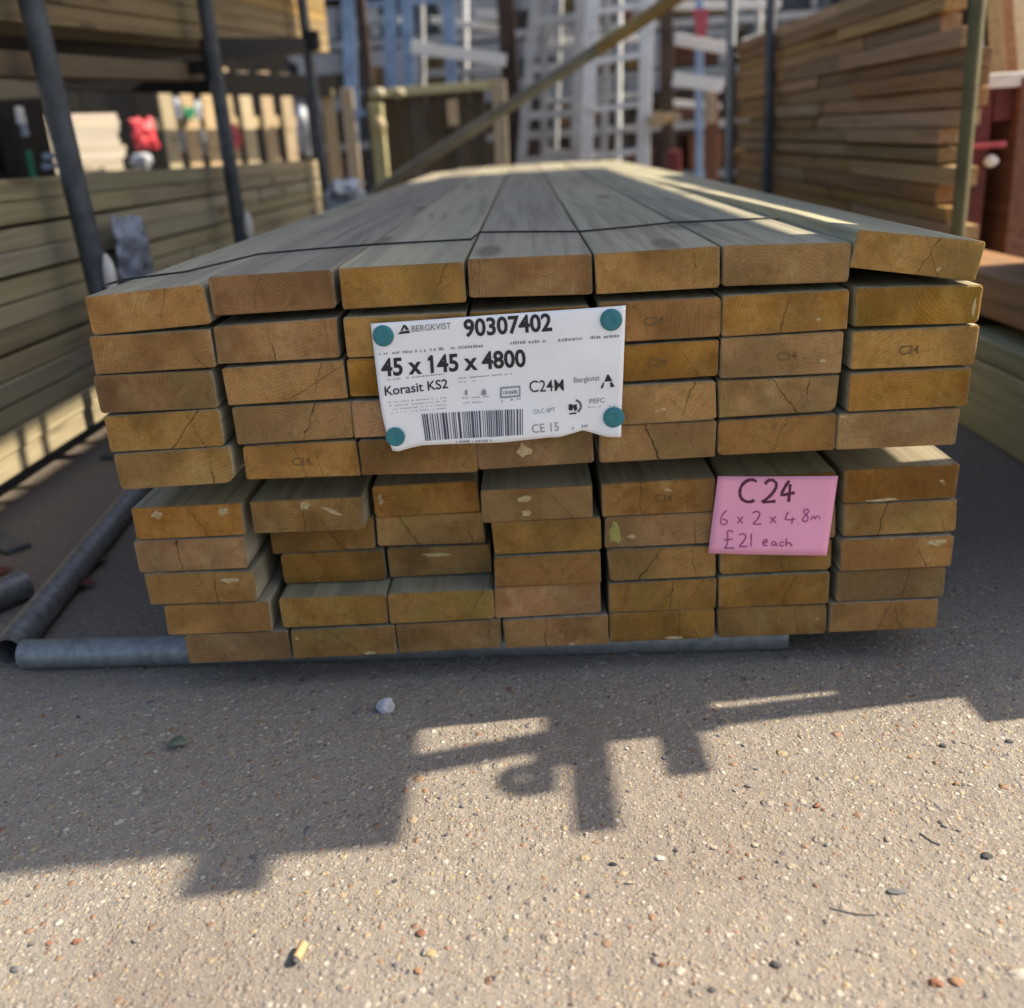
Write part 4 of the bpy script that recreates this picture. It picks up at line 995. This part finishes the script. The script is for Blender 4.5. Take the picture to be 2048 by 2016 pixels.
for i, (z0, h) in enumerate(rows):
    zc = z0 + h / 2; ye = near_end(zc) if zc < .93 else 1.93 + Rs.uniform(-.08, .06)
    yf = 4.9 + Rs.uniform(-.12, .1); slope = .012
    cuts = [ye]
    j1 = Rs.uniform(2.5, 3.4); cuts.append(j1)
    if Rs.random() < .45: cuts.append(j1 + Rs.uniform(.7, 1.1))
    cuts.append(yf)
    nm3 = ['near', 'middle', 'far'] if len(cuts) == 4 else ['near', 'far']
    for k in range(len(cuts) - 1):
        off = Rs.uniform(-.012, .016)
        plank('stacked_plank', (1.2 + .03 + off, cuts[k] + .003, zc + slope * (cuts[k] - 3)), (1.2 + .03 + off, cuts[k + 1] - .003, zc + slope * (cuts[k + 1] - 3)), .06, h, M['brown_face'],
              'brown board in the right stack, %s row from the top, %s piece' % (ORD[nrow - 1 - i] if nrow - i <= 20 else 'lowest', nm3[k]), 'timber board', 'brown boards in the right stack', i * 7 + k, .002)
for k, y in enumerate((2.1, 3.4, 4.6)):
    mb = MB(); mb.box((1.3, y, .066 + .012 * (y - 3)), (.4, .09, .15), None, .004); tag(mb.build('timber_bearer', M['dark_face']), ('nearest', 'middle', 'farthest')[k] + ' bearer under the right stack', 'bearer', 'bearers under the right stack')
mb = MB(); mb.box((1.36, 3.55, .66), (.14, 2.7, .92), None, .003)  # black backing, puts the shade of the stack's gaps into the colour
tag(mb.build('dark_backing', M['black_void']), 'timber pack coloured shade-black as backing close behind the brown right stack', 'timber pack')
# low timbers nearer the camera
for i, (z0, h, xo, mt, lab) in enumerate(((.0, .168, 1.0, 'olive_face', 'greenish sleeper lying on the ground right of the packs'), (.170, .052, 1.0, 'pale_face', 'pale board lying on the greenish sleeper'),
                                         (.255, .095, 1.03, 'brown_face', 'rusty brown beam on top of the low timbers at the right edge'))):
    if i == 2:
        for y in (.5, 1.2, 1.9):
            mb = MB(); mb.box((1.12, y, .2385), (.2, .05, .033)); tag(mb.build('timber_spacer', M['dark_face']), {.5: 'near', 1.2: 'middle', 1.9: 'far'}[y] + ' small spacer under the rusty brown beam', 'spacer', 'spacers under the brown beam')
    plank('sleeper', (xo + .1, .16 + .1 * i, z0 + h / 2), (xo + .1, 2.6 if i < 2 else 2.2, z0 + h / 2), .2, h, M[mt], lab, 'timber', None, i, .006)
# red steel trolley with brown boards, beyond the olive post
tr = thing('steel_trolley', 'dark red steel frame trolley behind the olive post at the right edge', 'trolley', (1.62, 2.3, 0))
for (x, y) in ((1.36, 2.0), (1.36, 2.75), (1.95, 2.0), (1.95, 2.75)):
    mb = MB(); mb.box((x, y, .39), (.05, .05, .76), None, .004); part(mb, 'upright', M['red_steel'], tr)
for (z, mt) in ((.72, 'red_steel'), (.12, 'red_steel')):
    for (a, b) in (((1.36, 2.03), (1.36, 2.72)), ((1.95, 2.03), (1.95, 2.72))):
        mb = MB(); mb.beam((a[0], a[1], z), (b[0], b[1], z), .045, .09); part(mb, 'side_rail', M[mt], tr)
    for y in (2.0, 2.75):
        mb = MB(); mb.beam((1.39, y, z), (1.92, y, z), .045, .09); part(mb, 'cross_rail', M[mt], tr)
mb = MB(); mb.box((1.66, 1.965, .785), (.62, .03, .04), None, .004); part(mb, 'white_edge', M['white_paint'], tr)
for i, (x, w_, h, y) in enumerate(((1.50, .10, .62, 2.12), (1.62, .12, .55, 2.15), (1.76, .13, .66, 2.12), (1.87, .09, .5, 2.2))):
    mb = MB(); mb.box((x, y, .17 + h / 2), (w_, .35, h), None, .004); tag(mb.build('timber_offcut', M['red_wood']), 'reddish brown offcut standing in the red trolley, %s from the left' % ORD[i], 'timber offcut', 'offcuts in the red trolley')
P = at_y(1978, 290, 1.95); mb = MB(); mb.box(P, (.10, .012, .018), None, .003); tag(mb.build('paper_tag', M['pink_red']), 'small pinkish tag on the red trolley', 'tag')
P = at_y(1982, 322, 1.95); mb = MB(); mb.blob(P, (.022, .012, .018), 5, 2, .1); tag(mb.build('paper_tag', M['white_paint'], None, True), 'small round white tag on the red trolley', 'tag')
for i, (x0_, x1_, mt) in enumerate(((1985, 1975, 'tier_face'), (2010, 1998, 'red_wood'), (2034, 2020, 'picket'), (2060, 2045, 'red_wood'))):
    P, Q = at_y(x0_ + 8, 158, 2.25), at_y(x1_, -120, 2.4); mb = MB(); mb.beam(P, Q, .05, .03, .002, 0, (0, 1, 0))
    tag(mb.build('leaning_board', M[mt]), '%s board leaning above the red trolley, %s from the left' % ('pale' if mt == 'picket' else 'reddish brown', ORD[i]), 'board', 'boards leaning over the trolley')
# odds and ends between the ladders and the right stack
mb = MB(); P = at_y(1400, 18, 6.0); Q = at_y(1402, 74, 6.0)
vs_ = [P + Vector((-.05, 0, 0)), P + Vector((.055, 0, 0)), Q + Vector((.035, 0, 0)), Q + Vector((-.028, 0, 0))]
mb.add([v + Vector((0, s, 0)) for s in (-.012, .012) for v in vs_], [(0, 1, 2, 3), (7, 6, 5, 4), (0, 4, 5, 1), (1, 5, 6, 2), (2, 6, 7, 3), (3, 7, 4, 0)])
tag(mb.build('hanging_flag', M['pink_red']), 'faded red cloth tag hanging in the background', 'flag')
P = at_y(1424, 300, 6.1); mb = MB(); mb.box((P.x, 6.1, .45), (.085, .04, .9), None, .004); tag(mb.build('upright_board', M['red_wood']), 'reddish brown board standing upright left of the pale grey tube', 'board')
P = at_y(1420, 215, 6.0); mb = MB(); mb.box((P.x, 6.0, P.z), (.07, .05, .2), None, .004); tag(mb.build('timber_offcut', M['picket']), 'orange tan block on top of the reddish upright board', 'timber offcut')
P = at_y(1348, 318, 6.2); mb = MB(); mb.box((P.x, 6.25, .3), (.10, .1, .6), None, .01); tag(mb.build('red_canister', M['red_steel']), 'dark red box standing behind the far end of the packs', 'canister')
for i, (x, y, r) in enumerate(((1318, 238, .052), (1352, 234, .036))):
    P = at_y(x, y, 6.5); mb = MB(); mb.tube((P.x, 6.45, P.z), (P.x, 7.6, P.z), r, 20); tag(mb.build('round_log', M['picket'], None, True), ('larger' if i == 0 else 'smaller') + ' round pale log end right of the bright ladder', 'log', 'round log ends')
for i, (x, yy) in enumerate(((1398, 6.6),)):
    P = at_y(x, 200, yy); mb = MB(); mb.box((P.x, yy, 1.0), (.05, .05, 2.0), None, .004); tag(mb.build('steel_upright', M['alu_blue']), 'blue grey upright between the bright ladder and the pale grey tube', 'post')

# ------------------------------------------------------------------ unseen racks added right of the frame, shaped to shade packs and ground
SX = 1.22
def shade_piece(name, z0, z1, y0, y1, x, d, mat, label, cat, group=None):
    mb = MB(); mb.box((x + d / 2, (y0 + y1) / 2, (z0 + z1) / 2), (d, y1 - y0, z1 - z0), None, .002)
    return tag(mb.build(name, mat), label, cat, group)
GRP = 'unseen shade boards in the near right rack'
near_rows = [(.00, .10, -.05), (.102, .20, -.085), (.202, .30, -.06), (.302, .40, -.075), (.402, .50, -.08), (.502, .575, -.09), (.577, .64, -.03), (.645, .70, .0),
             (.707, .832, .014), (.838, .905, .185), (.906, .948, -.05), (.949, 1.01, .04), (1.012, 1.075, .05), (1.077, 1.135, .06)]
for i, (z0, z1, ye) in enumerate(near_rows):  # unseen thin boards, ends set by the wanted shadow outline
    shade_piece('shade_board', z0 + .001, z1 - .001, ye, 1.28, 1.21, .02, M['brown_face'], 'unseen shade board on edge right of the frame, %s from the ground' % ORD[i], 'timber board', GRP)
for i, (z0, z1, ya, yb, lab) in enumerate(((.838, .905, -.05, .095, 'wide'), (.858, .892, -.133, -.051, 'short'), (.951, .983, -.215, .035, 'longest'), (.986, 1.005, -.09, .035, 'stubby'))):  # unseen pieces added to draw the boxes in the ground shadow
    shade_piece('shadow_offcut', z0, z1, ya, yb, 1.205, .016, M['brown_face'], '%s unseen offcut shaped for its shadow, poking out of the near right rack' % lab, 'offcut', 'unseen shadow-casting offcuts in the near right rack')
rk = thing('shadow_rack', 'unseen scaffold tube rack right of the frame, shaped for its shadow', 'rack', (1.22, -.04, 0))
mb = MB(); mb.tube((1.2, .012, .0), (1.2, -.027, .95), .021, 16); mb.tube((1.2, -.027, .95), (1.2, -.066, 1.17), .022, 16); part(mb, 'post', M['galv_dark'], rk, True)
mb = MB(); ring = []
for k in range(24):
    t_ = 2 * math.pi * k / 24
    for j in range(8):
        u_ = 2 * math.pi * j / 8; rr = .0185 + (.007 + .0055 * math.sin(t_ * .5)) * math.cos(u_); ring.append((1.2 + .0085 * math.sin(u_), -.108 + rr * math.cos(t_) * 1.15, 1.018 + rr * math.sin(t_)))
mb.add(ring, [(k * 8 + j, k * 8 + (j + 1) % 8, ((k + 1) % 24) * 8 + (j + 1) % 8, ((k + 1) % 24) * 8 + j) for k in range(24) for j in range(8)])
mb.box((1.2, -.075, 1.0), (.012, .06, .016)); mb.box((1.2, -.118, 1.004), (.012, .046, .022)); part(mb, 'shadow_loop', M['galv_dark'], rk, True)  # loop added for the curl in the ground shadow
mb = MB(); mb.box((1.215, 1.0, 1.188), (.03, 2.40, .075)); part(mb, 'beam', M['galv_dark'], rk)
mb = MB(); mb.box((1.215, -.0255, 1.268), (.02, .349, .085)); mb.box((1.215, -.123, 1.283), (.02, .252, .058)); part(mb, 'slit_block', M['galv_dark'], rk)  # added to close the slit of sun and shape the shadow edge
# unseen thin panels added to shade the pack tops and the left stack
TX = 1.5
shade_piece('shade_panel', 1.572, 2.23, -.150, 3.5, TX, .05, M['brown_face'], 'unseen shade panel, middle bay of the added tall rack', 'shade panel')
shade_piece('shade_panel', 2.365, 4.0, .3, 4.8, TX, .05, M['brown_face'], 'unseen shade panel, upper bay of the added tall rack', 'shade panel')
rk2 = thing('shade_panel_rack', 'unseen steel rack added right of the frame to carry shade panels', 'rack', (1.6, 2, 0))
for y in (1.175, 1.285, 3.2):  # unseen uprights placed to throw bars across the sunlit strip
    mb = MB(); mb.box((TX + .066, y, 2.0), (.025, .034, 4.0)); part(mb, 'upright', M['galv_dark'], rk2)
for z in (1.55, 2.34):
    for y in (1.175, 3.2):
        mb = MB(); mb.box((TX + .03, y, z), (.09, .034, .045)); part(mb, 'arm', M['galv_dark'], rk2)

# ------------------------------------------------------------------ debris on the ground
stone_pal = [(.31, .28, .24), (.38, .33, .26), (.25, .235, .22), (.46, .42, .35), (.31, .18, .10), (.08, .078, .08), (.38, .30, .16), (.55, .52, .47), (.24, .105, .065), (.16, .16, .165)]
def pebble_mat(i, c): return plain('pebble_%s' % ['tan', 'sand', 'grey', 'cream', 'orange', 'black', 'yellow', 'white', 'rust', 'slate'][i], c, .8, .12, 220)
PM = [pebble_mat(i, c) for i, c in enumerate(stone_pal)]
Rg = random.Random(77); mb = MB()
tmpl = []
for s in range(7):
    t_ = MB(); t_.blob((0, 0, 0), (1, 1, 1), s + 60, 1, .35); tmpl.append((t_.v, t_.f))
for i in range(2600):
    y = Rg.uniform(-.64, .35) if Rg.random() < .85 else Rg.uniform(-.64, 1.6); x = Rg.uniform(-.75, .85) if y < .3 else Rg.uniform(-1.1, 1.3)
    if Rg.random() < .35 and x < 0: continue
    r = .0010 + .0032 * Rg.random() ** 5
    tv, tf = Rg.choice(tmpl); a = Rg.uniform(0, 6.28); ca, sa = math.cos(a), math.sin(a)
    kx, ky, kz = r * Rg.uniform(.8, 1.4), r * Rg.uniform(.7, 1.1), r * Rg.uniform(.4, .75)
    mi = Rg.choice((0, 0, 0, 1, 1, 1, 2, 2, 2, 3, 4, 5, 5, 6, 7, 8, 9, 9))
    mb.add([(x + (vx * kx) * ca - (vy * ky) * sa, y + (vx * kx) * sa + (vy * ky) * ca, kz * .3 + vz * kz) for vx, vy, vz in tv], tf, mi)
tag(mb.build('loose_grit', PM, None, True), 'loose grit and tiny pebbles scattered over the ground', 'grit', kind='stuff')
def stone(px, py, s, mi, label, seed, cat='stone', grp='loose stones on the ground', mat=None):
    P = at_z(px, py, s[2] * .5); mb = MB(); mb.blob((P.x, P.y, s[2] * (.5 if mat else .1)), [s[0] * (.95 if mat else .62), s[1] * (.95 if mat else .6), s[2] * (.95 if mat else .5)], seed, 2, .42, 0, 1.5)
    return tag(mb.build('loose_stone', mat or PM[mi]), label, cat, grp)
stone(772, 1412, (.0125, .011, .0125), 0, 'white angular stone in the shade in front of the packs', 3, mat=M['rubble'])
stone(713, 1420, (.009, .008, .008), 9, 'dull grey stone left of the white stone', 5)
stone(1975, 1708, (.009, .008, .006), 5, 'black pebble in the sun at the right edge', 7)
stone(1552, 1926, (.009, .007, .005), 5, 'dark pebble near the bottom right', 9)
stone(152, 1880, (.007, .006, .005), 8, 'rust red chip at the lower left', 11)
stone(98, 1884, (.005, .005, .004), 8, 'small rust chip left of the larger one', 12)
stone(30, 1935, (.008, .007, .005), 9, 'slate chip at the bottom left corner', 15)
stone(1795, 1780, (.014, .008, .005), 9, 'long slate chip on the right', 16)
stone(1872, 1962, (.010, .008, .005), 8, 'brown stone near the bottom right corner, left of a pair', 18)
stone(1914, 1960, (.010, .008, .005), 4, 'brown stone near the bottom right corner, right of a pair', 19)
stone(2040, 1945, (.016, .010, .004), 3, 'cream flake at the bottom right corner', 20)
stone(860, 1904, (.009, .008, .004), 6, 'yellow stone right of the cigarette end', 21)
stone(1320, 1714, (.009, .006, .004), 7, 'white flake in the sun right of the shadow', 23)
# cigarette end
cg = thing('cigarette_end', 'cigarette end with a burnt tip lying on the sunlit ground', 'cigarette end', at_z(592, 1912, .004))
a, b = at_z(608, 1888, .0045), at_z(590, 1922, .0045); c_ = a.lerp(b, .55); d_ = a.lerp(b, .9)
mb = MB(); mb.tube(a, d_, .0042, 14, True, .0040); part(mb, 'filter', plain('cigarette_paper', (.50, .35, .18), .8, .12, 300), cg, True)
mb = MB(); mb.tube(d_, b.lerp(a, -.12), .0041, 14, True, .0025); part(mb, 'burnt_tip', PM[5], cg, True)
# dead leaves by the left tube
def leaf(P, s, ang, mat, label, seed):
    R = random.Random(seed); mb = MB(); n = 10; vs_ = []
    for i in range(n + 1):
        t_ = i / n; wd = math.sin(math.pi * t_ ** .8) * .42 * R.uniform(.8, 1.1)
        for k in (-1, 0, 1):
            x = (t_ - .5) * s; y = k * wd * s; zz = .006 + abs(k) * .18 * s * wd + .12 * s * math.sin(t_ * 3) 
            vs_.append((P.x + x * math.cos(ang) - y * math.sin(ang), P.y + x * math.sin(ang) + y * math.cos(ang), zz))
    mb.add(vs_, [(i * 3 + k, i * 3 + k + 1, (i + 1) * 3 + k + 1, (i + 1) * 3 + k) for i in range(n) for k in (0, 1)])
    o = mb.build('dead_leaf', mat, None, True); s_ = o.modifiers.new('thickness', 'SOLIDIFY'); s_.thickness = .0006
    return tag(o, label, 'leaf', 'dead leaves')
LM = plain('dead_red_leaf', (.15, .035, .022), .7, .2, 120)
leaf(at_z(160, 1178, 0), .06, .2, LM, 'dark red dead leaf on the ground right of the long tube', 1)
leaf(at_z(195, 1130, 0), .05, .9, plain('dead_brown_leaf', (.15, .07, .035), .7, .2, 120), 'brown dead leaf lying against the long tube', 2)
leaf(at_z(8, 1152, 0), .05, 1.4, LM, 'dark red dead leaf at the left edge', 3)
leaf(at_z(358, 1496, 0), .028, .1, plain('grey_green_leaf', (.16, .20, .15), .6, .1, 120), 'small grey green leaf in the shade on the ground', 4)
mb = MB(); P, Q = at_z(-40, 1062, .006), at_z(38, 1098, .006); mb.beam(P, Q, .05, .010, .002)
tag(mb.build('broken_slate', M['post']), 'dark broken slate on the ground at the left edge', 'slate')
for i, (a, b) in enumerate((((1840, 1666), (1880, 1690)), ((1660, 1816), (1752, 1830)))):
    P, Q = at_z(*a, .0006), at_z(*b, .0006); mb = MB(); mb.path([P, P.lerp(Q, .3) + Vector((0, -.002, 0)), P.lerp(Q, .6) + Vector((0, -.003, 0)), Q], .0008, 6); tag(mb.build('dry_twig', PM[9], None, True), ('short' if i == 0 else 'long curved') + ' dark twig on the sunlit ground', 'twig', 'twigs on the ground')
